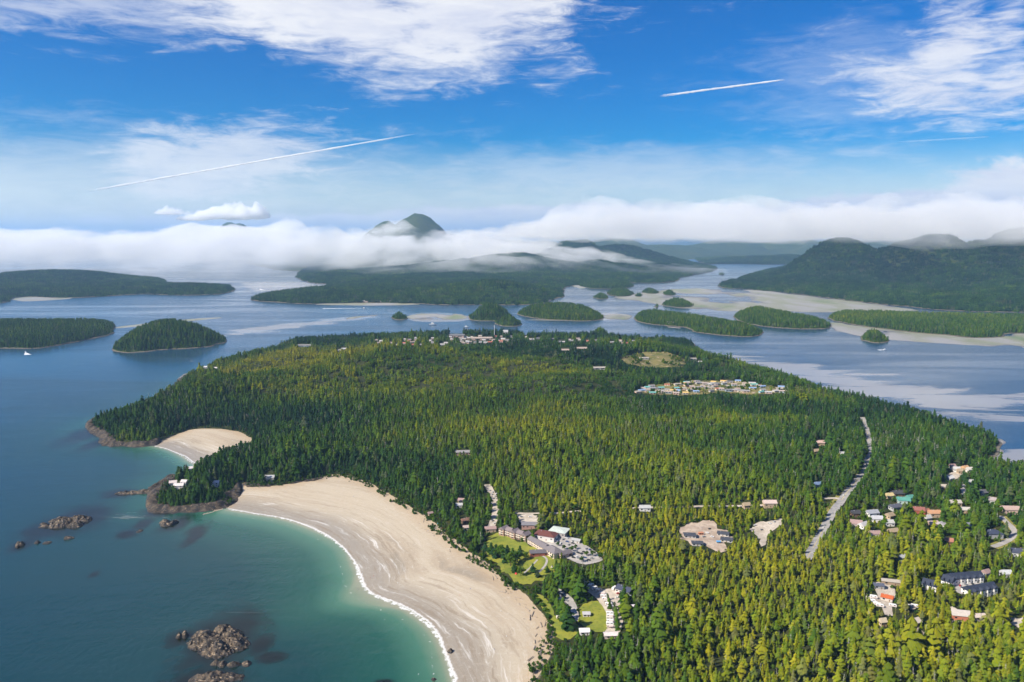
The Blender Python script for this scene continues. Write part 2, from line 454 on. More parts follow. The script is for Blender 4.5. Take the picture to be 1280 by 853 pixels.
def ground_hills(specs):
    out = []
    for px, py, h, r in specs:
        x, y = gp(px, py); out.append((float(x), float(y), h, r))
    return out
PEN_HILLS = ground_hills([(430, 478, 44, 120), (300, 500, 34, 110), (365, 462, 26, 90), (500, 462, 26, 90), (240, 505, 18, 80), (590, 462, 30, 200), (760, 500, 10, 250), (815, 452, 26, 150), (185, 525, 20, 80),
                          (340, 585, 12, 110), (960, 478, 8, 180), (520, 520, 12, 160), (660, 560, 8, 200), (250, 612, 9, 45), (900, 560, 6, 300), (1150, 540, 8, 160)])
def pen_height(X, Y):
    s = sdf(PEN_P, X, Y) + fbm(X, Y, 45, 3, 5) * 7
    h = 6.0 * smooth(s, -14, 12) - 2.0 + 5 * smooth(s, 10, 120) + 7 * smooth(s, 80, 500)
    inl = smooth(s, 10, 160)
    for hx, hy, hh, r in PEN_HILLS:
        h = h + hh * np.exp(-((X - hx) ** 2 + (Y - hy) ** 2) / (2 * r * r)) * smooth(s, 0, 70)
    h = h + inl * (fbm(X, Y, 230, 4, 21) * 15 + np.maximum(fbm(X, Y, 520, 2, 25), -0.3) * 22 * smooth(Y, 1100, 1500) * smooth(Y, 2900, 2500))
    return h, s
PX0, PX1, PY0, PY1, PST = -1500.0, 2000.0, 380.0, 3500.0, 8.0
pxs = np.arange(PX0, PX1 + 1, PST); pys = np.arange(PY0, PY1 + 1, PST)
_X, _Y = np.meshgrid(pxs, pys)
PH, PS = pen_height(_X, _Y)
def samp(A, x, y):
    fx = np.clip((np.asarray(x, float) - PX0) / PST, 0, len(pxs) - 1.001); fy = np.clip((np.asarray(y, float) - PY0) / PST, 0, len(pys) - 1.001)
    i = fx.astype(int); j = fy.astype(int); u = fx - i; v = fy - j
    return (A[j, i] * (1 - u) + A[j, i + 1] * u) * (1 - v) + (A[j + 1, i] * (1 - u) + A[j + 1, i + 1] * u) * v
def land_z(x, y): return samp(PH, x, y)
def ground(px, py):
    """point of the peninsula's ground that shows at a pixel of the photo"""
    z = 0.0
    for _ in range(6):
        x, y = gp(px, py, z); z = np.maximum(land_z(x, y), 0)
    return x, y, z
pen = add_obj('peninsula', grid_mesh('peninsula', pxs, pys, (PS > -26), PH, M_FLOOR)); tag(pen, kind='structure')

# beaches: sheets that rise out of the water
def make_beach(name, poly, wl, veg, step, slope):
    lo = poly.min(0) - 60; hi = poly.max(0) + 60
    lo[1] = max(lo[1], 420)
    xs = np.arange(lo[0], hi[0], step); ys = np.arange(lo[1], hi[1], step)
    X, Y = np.meshgrid(xs, ys)
    s = sdf(poly, X, Y); d, al = sdf(wl, X, Y, arc=True, closed=False)
    b = sdf(veg, X, Y, closed=False)
    dn = np.where((s > 0), d, np.where(b < d, d, -d))
    dn = dn + fbm(X, Y, 70, 3, 3) * 4
    z = np.where(dn > 0, slope * dn, 0.03 * dn) + np.where(dn > 8, fbm(X, Y, 30, 3, 9) * 0.12, 0)
    z = np.minimum(z, 2.5)
    o = add_obj(name, grid_mesh(name, xs, ys, (s > -34) & ((s > -14) | (b > d)), z, M_SAND, {'shore': dn, 'along': al, 'back': b}))
    tag(o, kind='structure')
make_beach('beach', BEACH_P, WL_P, VEG_P, 3.0, 0.019)
make_beach('cove_beach', COVE_P, COVE_WL_P, gpoly(COVE[len(COVE_WL):], 0), 3.5, 0.022)

# ------------------------------------------------------------------ islands and far land
LANDS = []   # (name, x grid, y grid, height array, sdf array, tree scale)
def samp_grid(xs, ys, A, x, y):
    sx = xs[1] - xs[0]; sy = ys[1] - ys[0]
    fx = np.clip((x - xs[0]) / sx, 0, len(xs) - 1.001); fy = np.clip((y - ys[0]) / sy, 0, len(ys) - 1.001)
    i = fx.astype(int); j = fy.astype(int); u = fx - i; v = fy - j
    return (A[j, i] * (1 - u) + A[j, i + 1] * u) * (1 - v) + (A[j + 1, i] * (1 - u) + A[j + 1, i + 1] * u) * v
def land(name, pts, step, rise, run, hills=(), rough=0.0, rscale=400, shore_n=8.0, seed=1, ridge=0.0):
    P = gpoly(pts, 2)
    lo = P.min(0) - step * 3; hi = P.max(0) + step * 3
    xs = np.arange(lo[0], hi[0] + step, step); ys = np.arange(lo[1], hi[1] + step, step)
    X, Y = np.meshgrid(xs, ys)
    s = sdf(P, X, Y) + fbm(X, Y, shore_n * 9, 4, seed) * shore_n * 2.2
    k = step * 0.9
    h = 5.0 * smooth(s, -k, k * 0.6) - 3.0 + rise * smooth(s, 0, run)
    inl = smooth(s, 0, run * 1.5)
    H = np.zeros_like(h)
    for hx, hy, hz, rx, ry in hills:
        g = hz * np.exp(-(((X - hx) / rx) ** 2 + ((Y - hy) / ry) ** 2) / 2)
        H = np.maximum(H, g) + 0.06 * np.minimum(H, g)
    if ridge:
        H = H * (1 - ridge * (1.0 - smooth(ridged(X, Y, rscale, 5, seed + 3), 0.2, 0.85)))
    h = h + H * smooth(s, 0, run * 1.6) + inl * fbm(X, Y, rscale, 5, seed + 9) * rough
    o = add_obj(name, grid_mesh(name, xs, ys, s > -step * 2, h, M_FAR)); tag(o, kind='structure')
    LANDS.append((name, xs, ys, h, s))
    return o
def hill_px(px, py, D, rx, ry, trees=20):
    x, y, z = at_depth(px, py, D)
    return (x, y, z - trees, rx, ry)

land('island', [(139, 436), (146, 440), (158, 442), (185, 440), (200, 437.5), (240, 436), (270, 433), (285, 426), (276, 420), (240, 414), (190, 413), (160, 420), (144, 430)],
     10, 24, 110, [hill_px(200, 409, 2980, 300, 200), hill_px(235, 412, 2980, 200, 160)], 3, 120, 8, 3)
land('island', [(-260, 440), (-60, 437), (0, 435), (47, 437), (75, 431), (115, 424.5), (142, 418), (140, 411), (146, 408), (140, 404.5), (110, 403),
                (0, 404), (-120, 404), (-300, 410)], 12, 9, 120, [], 3, 160, 8, 4)
land('island', [(-340, 390), (-60, 385), (0, 379.5), (17, 376), (18, 371), (66, 372.5), (90, 373), (122, 371.5), (175, 367.5), (205, 369), (250, 369.5), (287, 367), (296, 362), (288, 357.5),
                (250, 357), (215, 357), (205, 353.5), (211, 351), (190, 348), (100, 348), (0, 350), (-200, 352), (-400, 356)],
     24, 16, 300, [hill_px(62, 340, 7200, 420, 420), hill_px(265, 355, 6000, 200, 120), hill_px(180, 349, 7300, 700, 300), hill_px(-60, 348, 7000, 500, 400)], 14, 300, 14, 5)
land('large_island', [(312, 374.5), (330, 377.5), (360, 379.5), (400, 380.5), (460, 379), (527, 380.5), (560, 381.5), (600, 381.5), (650, 382), (688, 380), (684, 376), (704, 373.5), (708, 368),
                (702, 362), (712, 358), (735, 355.5), (790, 353.5), (815, 354.8), (850, 351.5), (848, 347.5), (880, 342), (893, 339), (898, 334), (872, 331), (850, 326), (800, 322), (700, 318.5),
                (500, 318), (400, 325), (374, 340), (369, 350), (390, 354), (412, 355.5), (412, 359.5), (360, 364), (330, 369), (315, 372)],
     40, 14, 350, [hill_px(650, 348, 5500, 380, 380), hill_px(390, 360, 5600, 330, 160), hill_px(560, 361, 6000, 600, 300), hill_px(425, 343, 8000, 500, 350),
                   hill_px(722, 300, 11000, 420, 700), hill_px(780, 308, 11500, 520, 700), hill_px(690, 318, 9800, 520, 500), hill_px(640, 322, 9000, 900, 500), hill_px(860, 322, 12000, 500, 700),
                   hill_px(740, 326, 9000, 500, 420), hill_px(830, 331, 9500, 420, 300), hill_px(520, 340, 8500, 900, 600)], 46, 700, 22, 6, 0.55)
land('mountain', [(330, 338), (420, 341), (640, 341), (760, 338), (760, 324), (640, 322), (420, 322), (300, 324)], 60, 20, 900,
     [hill_px(522, 270, 12000, 430, 900, 10), hill_px(480, 279, 12100, 330, 700, 10), hill_px(566, 292, 12600, 420, 800), hill_px(600, 298, 12800, 900, 900)], 14, 420, 20, 8, 0.12)
land('mountain', [(180, 325), (400, 325), (400, 318), (180, 318)], 80, 20, 900,
     [hill_px(292, 278, 17500, 420, 1100, 10), hill_px(252, 284, 17800, 500, 1100, 10)], 20, 700, 20, 9, 0.25)
# small wooded islands in the channel
land('island', [(584, 398), (590, 401), (615, 402), (636, 401), (642, 397), (636, 392), (612, 390), (592, 392)], 10, 14, 60, [hill_px(611, 382.5, 3950, 90, 120)], 2, 80, 6, 11)
land('island', [(616, 405), (626, 408), (645, 408.5), (653, 406), (648, 402), (630, 401)], 8, 12, 50, [hill_px(632, 397, 3560, 50, 60, 16)], 2, 60, 5, 12)
land('island', [(645, 393), (660, 397), (680, 400), (707, 401), (732, 402), (756, 400), (752, 394), (735, 389), (700, 387), (665, 387), (650, 389)], 10, 14, 80,
     [hill_px(700, 382, 4150, 180, 120)], 2, 90, 7, 13)
land('island', [(488, 398), (496, 400.5), (507, 400), (511, 397), (503, 395), (492, 395)], 8, 6, 40, [], 0.5, 60, 3, 14)
land('island', [(740, 417), (748, 420.5), (758, 420), (761, 416.5), (752, 414), (743, 414)], 8, 10, 40, [], 0.5, 60, 3, 15)
land('island', [(790, 400), (807, 405), (837, 408), (860, 410), (864, 414.5), (895, 419.5), (930, 421.5), (953, 420.5), (954, 414), (925, 408), (890, 401), (850, 396), (815, 392.5), (795, 394)],
     10, 13, 90, [hill_px(812, 389.5, 3980, 90, 90)], 2, 90, 6, 16)
land('island', [(916, 399), (930, 404), (950, 408), (981, 411), (1010, 412), (1042, 411.5), (1040, 405), (1010, 399), (970, 393), (935, 390), (918, 393)], 10, 14, 90,
     [hill_px(940, 385, 4050, 120, 100)], 2, 90, 6, 17)
land('island', [(1074, 424), (1085, 428), (1100, 429.5), (1112, 427), (1108, 421), (1095, 418), (1080, 419)], 8, 13, 50, [], 1, 60, 5, 18)
land('wooded_point', [(1032, 398), (1045, 402), (1070, 407), (1122, 414), (1160, 417.5), (1191, 420), (1208, 423), (1235, 423.5), (1255, 422.5), (1257, 417), (1290, 417.5), (1500, 424), (1500, 399),
                (1200, 397), (1090, 393), (1040, 392)], 14, 10, 120, [], 3, 160, 8, 19)
for k, pts in enumerate(([(739, 372), (748, 374.5), (759, 374), (761, 371), (750, 369)], [(757, 368), (770, 371.5), (790, 370.5), (794, 366), (775, 364), (760, 365)],
                         [(792, 371), (802, 371.5), (803, 369), (795, 368.5)], [(801, 366), (815, 368), (825, 367), (820, 364), (804, 364)],
                         [(827, 368), (836, 370), (846, 369), (843, 366.5), (830, 366)], [(826, 382), (840, 384.5), (860, 385), (869, 383), (862, 379), (842, 377), (829, 379)],
                         [(817, 383), (821, 384.5), (824, 383.5), (821, 382)], [(720, 357), (735, 361), (765, 362), (790, 360), (794, 356), (760, 353), (730, 354)],
                         [(898, 343), (902, 344.5), (906, 343.5), (902, 341.5)])):
    land('island', pts, 12 if k not in (6, 8) else 6, 12, 70, [], 1, 90, 5, 30 + k)
# the mountain shore on the right and the far hills behind the channel
land('mountain_range', [(895, 358), (905, 360.5), (935, 362), (970, 365), (1004, 369), (1057, 375.5), (1122, 383), (1188, 389), (1280, 391), (1600, 398), (1900, 345), (1700, 322), (1300, 318), (1060, 319),
                (1010, 325), (985, 332), (945, 341), (922, 348), (925, 352), (905, 351)], 36, 18, 420,
     [hill_px(1044, 301, 7600, 290, 620), hill_px(1130, 308, 7000, 200, 420), hill_px(1185, 297, 6700, 330, 620), hill_px(1290, 289, 6600, 520, 660),
      hill_px(1420, 288, 6800, 800, 700), hill_px(1080, 352, 5900, 500, 280), hill_px(1180, 362, 5200, 500, 240), hill_px(1280, 345, 5300, 500, 320), hill_px(985, 340, 7600, 300, 300)], 60, 900, 18, 40, 0.65)
land('far_hills', [(870, 331), (905, 330), (960, 331), (1010, 330), (1100, 324), (1100, 312), (860, 312)], 60, 16, 500,
     [hill_px(945, 321, 13500, 700, 500), hill_px(1010, 318, 14000, 700, 500), hill_px(880, 321, 15500, 600, 500)], 30, 600, 20, 41, 0.3)
land('far_mountains', [(600, 308.5), (900, 309.5), (1200, 308.5), (1500, 308), (1500, 303.5), (900, 303.5), (500, 303.5)], 260, 40, 3500,
     [hill_px(860, 300, 50000, 2600, 5000, 0), hill_px(960, 297, 52000, 3200, 5000, 0), hill_px(1070, 299, 52000, 2600, 5000, 0), hill_px(760, 300, 54000, 3400, 5000, 0)], 60, 2500, 60, 42, 0.5)

land('far_mountains', [(540, 326), (640, 327), (760, 325.5), (860, 324.5), (960, 323), (1100, 324), (1250, 323), (1250, 314), (900, 313), (540, 314)], 110, 30, 1200,
     [hill_px(690, 305, 17500, 900, 1400, 0), hill_px(765, 299, 19500, 700, 1600, 0), hill_px(835, 306, 19000, 800, 1500, 0), hill_px(905, 301, 21000, 900, 1600, 0), hill_px(985, 296, 21000, 1000, 1600, 0),
      hill_px(1065, 302, 20000, 900, 1500, 0), hill_px(620, 300, 18500, 900, 1500, 0), hill_px(1160, 295, 20000, 1300, 1600, 0)], 60, 1300, 30, 43, 0.6)

def flat_land(name, pts, step, base, amp, sc, seed):
    P = gpoly(pts, 2)
    lo = P.min(0) - step * 3; hi = P.max(0) + step * 3
    xs = np.arange(lo[0], hi[0], step); ys = np.arange(lo[1], hi[1], step)
    X, Y = np.meshgrid(xs, ys)
    s = sdf(P, X, Y) + fbm(X, Y, step * 12, 3, seed) * step * 2
    h = (base + amp * fbm(X, Y * 0.6, sc, 5, seed + 4)) * smooth(s, -10, 120 if step > 12 else 30) - 0.1
    o = add_obj(name, grid_mesh(name, xs, ys, (s > -step) & (h > -0.35), h, M_MUD)); tag(o, kind='structure')
flat_land('mudflat', [(752, 372), (800, 366), (830, 361.5), (895, 360), (935, 361.5), (1004, 368.5), (1077, 377.5), (1160, 386), (1200, 390), (1090, 390), (1035, 391.5), (960, 389), (900, 391), (868, 388), (830, 384), (800, 378)],
          16, 0.42, 1.05, 330, 50)
flat_land('mudflat', [(1037, 402), (1070, 407), (1122, 413), (1190, 419), (1254, 420), (1300, 414), (1420, 416), (1420, 446), (1280, 437), (1218, 432), (1140, 427), (1113, 425), (1077, 422), (1037, 412)], 9, 0.34, 1.0, 150, 51)
flat_land('mudflat', [(752, 394), (770, 392), (792, 393.5), (790, 400), (770, 400.5), (753, 399)], 10, 0.4, 0.8, 120, 52)
flat_land('mudflat', [(505, 396), (530, 391), (565, 391), (590, 396), (580, 400), (540, 400.5), (510, 401)], 10, 0.2, 0.9, 120, 53)
flat_land('sandbar', [(17, 372), (66, 370.5), (100, 372.5), (64, 376), (18, 377.5)], 12, 0.6, 0.5, 150, 54)
flat_land('sandbar', [(140, 411), (175, 408.5), (215, 404), (250, 400), (277, 397.6), (276, 396.8), (240, 399), (200, 402.5), (150, 408)], 8, 1.6, 0.4, 150, 55)
flat_land('sandbar', [(430, 397.5), (450, 395.5), (470, 393.5), (473, 394.5), (455, 397.5), (436, 400)], 8, 0.25, 0.6, 90, 56)
flat_land('sandbar', [(395, 378), (460, 376.5), (527, 378.5), (527, 381.5), (460, 382), (390, 381.5)], 12, 1.2, 0.4, 150, 57)
flat_land('sandbar', [(222, 474), (232, 466), (258, 461), (262, 464), (244, 470), (230, 476)], 5, 0.9, 0.5, 60, 58)
flat_land('sandbar', [(1234, 578), (1240, 560), (1248, 547), (1256, 552), (1250, 564), (1241, 577)], 4, 1.0, 0.4, 60, 59)
flat_land('sandbar', [(716, 357), (722, 354), (734, 357), (732, 361), (722, 360.5)], 10, 1.2, 0.4, 150, 60)

# ------------------------------------------------------------------ sea rocks (where they stand, used for the dark reefs in the water too)
# centre pixel, half width in metres, half depth in metres, height, turn, lobes
ROCKS = [
    ('broad low brown reef rock with a ragged top, out beyond the point', 88, 654, 24, 20, 6.0, 0.2, 6),
    ('flat weed-dark ledge trailing off the broad reef rock', 57, 656, 13, 8, 2.6, 0.1, 3),
    ('rounded tan rock at the outer end of the reef chain', 28, 681, 9, 11, 4.5, 0.3, 2),
    ('low dark slab between the outer rounded rock and the reef', 52, 678, 10, 7, 2.4, 0.1, 2),
    ('low tan rock just inshore of the reef chain', 79, 674, 10, 6, 3.2, 0.2, 2),
    ('long narrow rock ledge off the tip of the wooded headland', 169, 615.5, 30, 9, 4.2, 0.25, 5),
    ('pale barnacled rock in the bay below the headland', 210, 655.5, 13, 11, 4.4, -0.2, 3),
    ('small awash rock west of the pale barnacled rock', 175, 663, 4, 5, 1.6, 0.0, 1),
    ('big cracked islet rock with yellow lichen cap and several humps', 275, 801, 23, 21, 7.0, 0.9, 9),
    ('small square rock standing off the lichen-capped islet', 226, 795, 6, 7, 5.0, 0.3, 2),
    ('low split rock close to the lichen-capped islet', 283, 830, 11, 7, 4.0, 0.2, 3),
    ('tiny white-topped rock beside the low split rock', 308, 829, 4, 4, 2.6, 0.2, 1),
    ('wide jagged dark rock barely clear of the dark reef water', 258, 851, 27, 12, 5.0, 0.1, 5),
    ('small dark rock at the edge of the surf on the sand', 565, 816, 4, 6, 3.2, 0.0, 2),
    ('low weedy stone in the shallow water by the beach end', 545, 851, 5, 5, 1.8, 0.0, 2),
]
REEFS = [(280, 800, 62, 52, 0), (338, 822, 26, 10, 0), (258, 850, 62, 30, 0), (310, 780, 30, 9, 0), (325, 805, 22, 18, 0), (480, 853, 16, 6, 0), (225, 797, 22, 14, 0),
         (95, 650, 50, 26, 0), (115, 644, 22, 8, 0), (150, 617, 26, 9, 0), (220, 655, 22, 14, 0), (245, 663, 14, 9, 0), (180, 655, 14, 10, 0), (60, 662, 40, 16, 0),
         (28, 681, 18, 12, 0), (118, 718, 8, 6, 0), (245, 670, 12, 18, 0), (160, 668, 18, 8, 0), (115, 540, 30, 20, 0), (125, 553, 20, 14, 0), (200, 640, 30, 10, 0)]

# ------------------------------------------------------------------ the sea
def build_sea():
    ypx = np.concatenate([np.arange(1150, 860, -4.0), np.arange(860, 330, -1.45), np.arange(330, 302, -0.8)])
    Dr = gp(np.full(len(ypx), 640.0), ypx)[1]
    Dr = np.concatenate([Dr, [90000, 140000, 260000]])
    u = np.concatenate([np.linspace(-1.5, -0.72, 40)[:-1], np.linspace(-0.72, 0.72, 560), np.linspace(0.72, 1.5, 40)[1:]])
    X = u[None, :] * Dr[:, None]; Y = np.repeat(Dr[:, None], len(u), 1)
    near = Y < 5200
    db = np.full(X.shape, 1e5)
    db[near] = np.minimum(sdf(WL_P, X[near], Y[near], closed=False), sdf(COVE_WL_P, X[near], Y[near], closed=False) * 1.4)
    dl = np.full(X.shape, 1e5); m = Y < 3800
    dl[m] = -sdf(PEN_P, X[m], Y[m])
    sx, sy = gp(np.array([462., 420., 380., 340.]), np.array([744., 755., 766., 776.]))
    tongue = sdf(np.stack([sx, sy], 1), X, Y, closed=False)
    d = db + 26 * smooth(tongue, 0, 60) - 26
    d = np.maximum(d * 0.9, 0) * 0.75 + np.minimum(db, 400) * 0.25
    dep = smooth(d, -60, 420) ** 1.0
    dep = np.minimum(1.15 * (1 - np.exp(-np.maximum(d, 0) / 210.0)) + 0.0, 1)
    dep = np.minimum(dep, np.clip(0.22 + np.maximum(dl, 0) / 260.0, 0, 1))
    reef = np.zeros(X.shape)
    for px, py, rx, ry, r in REEFS:
        cx, cy_ = gp(px, py); k = cy_ / F
        ryw = abs(gp(px, py - ry)[1] - gp(px, py + ry)[1]) / 2
        q = np.sqrt(((X - cx) / (rx * k)) ** 2 + ((Y - cy_) / ryw) ** 2)
        reef = np.maximum(reef, 1.25 - q)
    reef = np.clip(reef, 0, 1)
    bank = np.zeros(X.shape)
    for pts, soft in (([(872, 438), (960, 450), (1011, 455), (1079, 470), (1125, 477), (1179, 485), (1240, 490), (1330, 502), (1330, 512), (1260, 503), (1215, 512), (1200, 522), (1120, 505), (1040, 492), (960, 470), (900, 452)], 230),
                      ([(1170, 525), (1240, 520), (1330, 525), (1330, 533), (1250, 532), (1190, 534)], 120),
                      ([(1236, 580), (1250, 562), (1300, 560), (1300, 590), (1250, 592)], 40),
                      ([(285, 413), (300, 411), (400, 400), (470, 393.5), (476, 394.5), (440, 401), (400, 406), (330, 416), (280, 421)], 110),
                      ([(300, 352), (412, 354), (412, 359), (330, 366), (310, 362)], 120), ([(90, 351), (200, 349), (205, 346), (90, 345)], 200),
                      ([(505, 396), (530, 390), (590, 394), (590, 402), (520, 403)], 40), ([(640, 400), (760, 402), (790, 394), (760, 390), (700, 398)], 40)):
        P = gpoly(pts, 1); lo = P.min(0) - 300; hi = P.max(0) + 300
        mm = (X > lo[0]) & (X < hi[0]) & (Y > lo[1]) & (Y < hi[1])
        bank[mm] = np.maximum(bank[mm], smooth(sdf(P, X[mm], Y[mm]), -soft, soft))
    surf = np.where(db < 60, np.exp(-(np.maximum(db - 1, 0) / 3.6) ** 2), 0)
    surf = np.maximum(surf, 0.70 * np.exp(-((db - 15 - 6 * fbm(X, Y, 60, 2, 7)) / 2.2) ** 2) + 0.0) ; surf = np.maximum(surf, 0.52 * np.exp(-((db - 31 - 9 * fbm(X, Y, 80, 2, 8)) / 2.2) ** 2))
    sea_open = smooth(Y, 1300, 3200) * np.where(X < 0, 0.85, 1.0)
    sea_open = np.maximum(sea_open, smooth(X, 500, 900) * smooth(Y, 800, 1500))
    idx = np.arange(X.size).reshape(X.shape)
    q = np.stack([idx[:-1, :-1], idx[:-1, 1:], idx[1:, 1:], idx[1:, :-1]], -1).reshape(-1, 4)
    V = np.stack([X.ravel(), Y.ravel(), np.zeros(X.size)], 1)
    o = add_obj('sea', np_mesh('sea', V, q, M_WATER, {'depth': dep, 'reef': reef, 'bank': bank, 'surf': surf, 'open_sea': sea_open}))
    tag(o, kind='structure')
build_sea()

# ------------------------------------------------------------------ clearings that the photo shows between the trees (pixels of visible ground)
ROADS = {
    'highway': ([(1078, 522), (1083, 536), (1086, 552), (1087.5, 568), (1081, 585), (1071, 602), (1054, 623), (1037, 647), (1024, 670), (1008, 700)], 10.5),
    'side_road': ([(1030, 623.5), (1040, 623), (1052, 624)], 8),
    'curving_road': ([(1240, 684), (1251, 681), (1262, 675), (1269, 668), (1266, 660), (1257, 652), (1250, 645)], 8.5),
    'driveway': ([(609, 606), (614, 615), (618, 625), (620, 640), (617, 652), (613, 661)], 10),
    'back_lane': ([(640, 642), (672, 642.5), (705, 641), (742, 640)], 5),
    'lane': ([(560, 566), (600, 569), (604, 582), (611, 600)], 5),
    'forest_lane': ([(790, 636), (840, 634), (905, 633), (960, 632)], 6),
}
CLEAR = {
    'parking_lot': [(676, 679), (690, 672), (708, 669), (722, 676), (736, 684), (757, 699), (748, 704), (727, 707), (708, 698), (690, 688)],
    'gravel_yard': [(646, 642), (672, 643), (674, 650), (668, 660), (655, 659), (650, 651)],
    'lawn': [(603, 674), (618, 666), (634, 671), (655, 678), (674, 689), (697, 700), (692, 711), (680, 724), (660, 736), (640, 727), (622, 712), (608, 697), (603, 684)],
    'camp_road': [(691, 735), (699, 736), (712, 745), (720, 753), (725, 777), (716, 778), (710, 760), (700, 746)],
    'camp_lawn': [(665, 741), (676, 742), (690, 758), (700, 778), (722, 780), (727, 786), (719, 800), (697, 801), (689, 780), (676, 757)],
    'camp_green': [(722, 757), (746, 749), (753, 760), (757, 770), (758, 790), (741, 793), (727, 786), (724, 775)],
    'caravan_pitch': [(732, 730), (750, 734), (764, 734), (772, 737), (776, 757), (785, 789), (758, 792), (754, 768), (747, 749), (735, 740)],
    'building_site': [(846, 657), (874, 652), (893, 651.5), (905, 664), (917, 674), (903, 691), (894, 691), (876, 680), (858, 682), (851, 667)],
    'gravel_lot': [(936, 655), (955, 652), (979, 649), (977, 656), (957, 669), (958, 684), (949, 684), (946, 668)],
    'boat_yard': [(1084, 748), (1096, 734), (1112, 731), (1120, 742), (1118, 768), (1108, 769), (1100, 760)],
    'town_lot': [(1140, 755), (1152, 757), (1148, 764), (1132, 763)],
    'terrace_court': [(1190, 733), (1212, 728), (1236, 731), (1222, 737), (1208, 741), (1200, 744)],
    'dirt_track': [(1216, 768), (1232, 767), (1233, 778), (1218, 776)],
    'dirt_lot': [(1262, 776), (1276, 768), (1290, 774), (1290, 788), (1268, 786)],
    'shed_yard': [(1186, 757), (1206, 763), (1210, 776), (1188, 774)],
    'cul_de_sac': [(1200, 600), (1209, 609), (1206, 621), (1199, 618), (1202, 610)],
    'house_lot': [(1186, 588), (1200, 583), (1214, 586), (1200, 596), (1188, 602)],
    'rocky_clearing': [(772, 447), (795, 442), (830, 443), (862, 448), (855, 458), (830, 459), (800, 458), (785, 455)],
    'trailer_park': [(786, 491), (815, 482), (845, 479), (877, 476), (926, 477), (981, 485), (985, 491), (951, 494), (905, 490), (864, 494), (825, 494)],
}
MASK = np.zeros((853, 1280), bool)
def mask_poly(pts, grow=0.0):
    P = np.array(pts, float); lo = np.maximum(P.min(0) - 4, 0).astype(int); hi = np.minimum(P.max(0) + 5, (1279, 852)).astype(int)
    if (hi <= lo).any(): return
    XX, YY = np.meshgrid(np.arange(lo[0], hi[0]), np.arange(lo[1], hi[1]))
    MASK[lo[1]:hi[1], lo[0]:hi[0]] |= sdf(P, XX.astype(float), YY.astype(float)) > -grow
def mask_line(pts, r):
    P = np.array(pts, float); lo = np.maximum(P.min(0) - 8, 0).astype(int); hi = np.minimum(P.max(0) + 9, (1279, 852)).astype(int)
    XX, YY = np.meshgrid(np.arange(lo[0], hi[0]), np.arange(lo[1], hi[1]))
    MASK[lo[1]:hi[1], lo[0]:hi[0]] |= sdf(P, XX.astype(float), YY.astype(float), closed=False) < r
for k, v in CLEAR.items():
    mask_poly(v, -0.6)
mask_line(ROADS['highway'][0][1:9], 1.6); mask_line(ROADS['curving_road'][0], 3.0); mask_line(ROADS['side_road'][0], 2.5)
mask_line(ROADS['driveway'][0], 3.0); mask_line(ROADS['back_lane'][0][:2], 1.5)
for x0, x1, y in ((800, 818, 637), (868, 878, 633), (924, 936, 632), (949, 966, 631)): mask_poly([(x0, y - 2), (x1, y - 2), (x1, y + 2), (x0, y + 2)])

# ------------------------------------------------------------------ man-made surfaces: roads, lots, lawns (sheets laid on the ground)
def mat_ground(name, c1, c2, scale=0.15, rough=0.9, c3=None):
    m, nt, out = new_mat(name)
    p = world_pos(nt)
    n = noise_t(nt, p, scale, 6, 0.6); n2 = noise_t(nt, p, scale * 5, 4)
    c = mixc(nt, sstep(nt, n, 0.35, 0.65), c1, c2)
    if c3: c = mixc(nt, sstep(nt, n2, 0.56, 0.68, 0, 0.8), c, c3)
    pbsdf(nt, out, c, rough, 0.2)
    return m
M_ASPH = mat_ground('asphalt', (0.26, 0.25, 0.24), (0.34, 0.325, 0.31), 0.12)
M_PARK = mat_ground('parking_asphalt', (0.30, 0.28, 0.26), (0.40, 0.37, 0.34), 0.1, 0.9, (0.24, 0.23, 0.22))
M_GRAV = mat_ground('gravel', (0.36, 0.31, 0.25), (0.50, 0.44, 0.37), 0.12, 0.95, (0.27, 0.22, 0.17))
M_DIRT = mat_ground('site_soil', (0.33, 0.25, 0.19), (0.48, 0.39, 0.30), 0.08, 0.95, (0.22, 0.17, 0.13))
M_LAWN = mat_ground('lawn_grass', (0.13, 0.165, 0.022), (0.235, 0.235, 0.030), 0.07, 0.9, (0.09, 0.12, 0.02))
M_ROCKY = mat_ground('rocky_scrub', (0.09, 0.10, 0.025), (0.20, 0.165, 0.06), 0.02, 0.95, (0.36, 0.27, 0.21))
M_VERGE = mat_ground('verge_grass', (0.16, 0.16, 0.03), (0.28, 0.24, 0.07), 0.1)
M_LINE = mat_simple('road_paint', (0.65, 0.48, 0.10), 0.7)
CLEAR_W = []
HOUSE_W = []
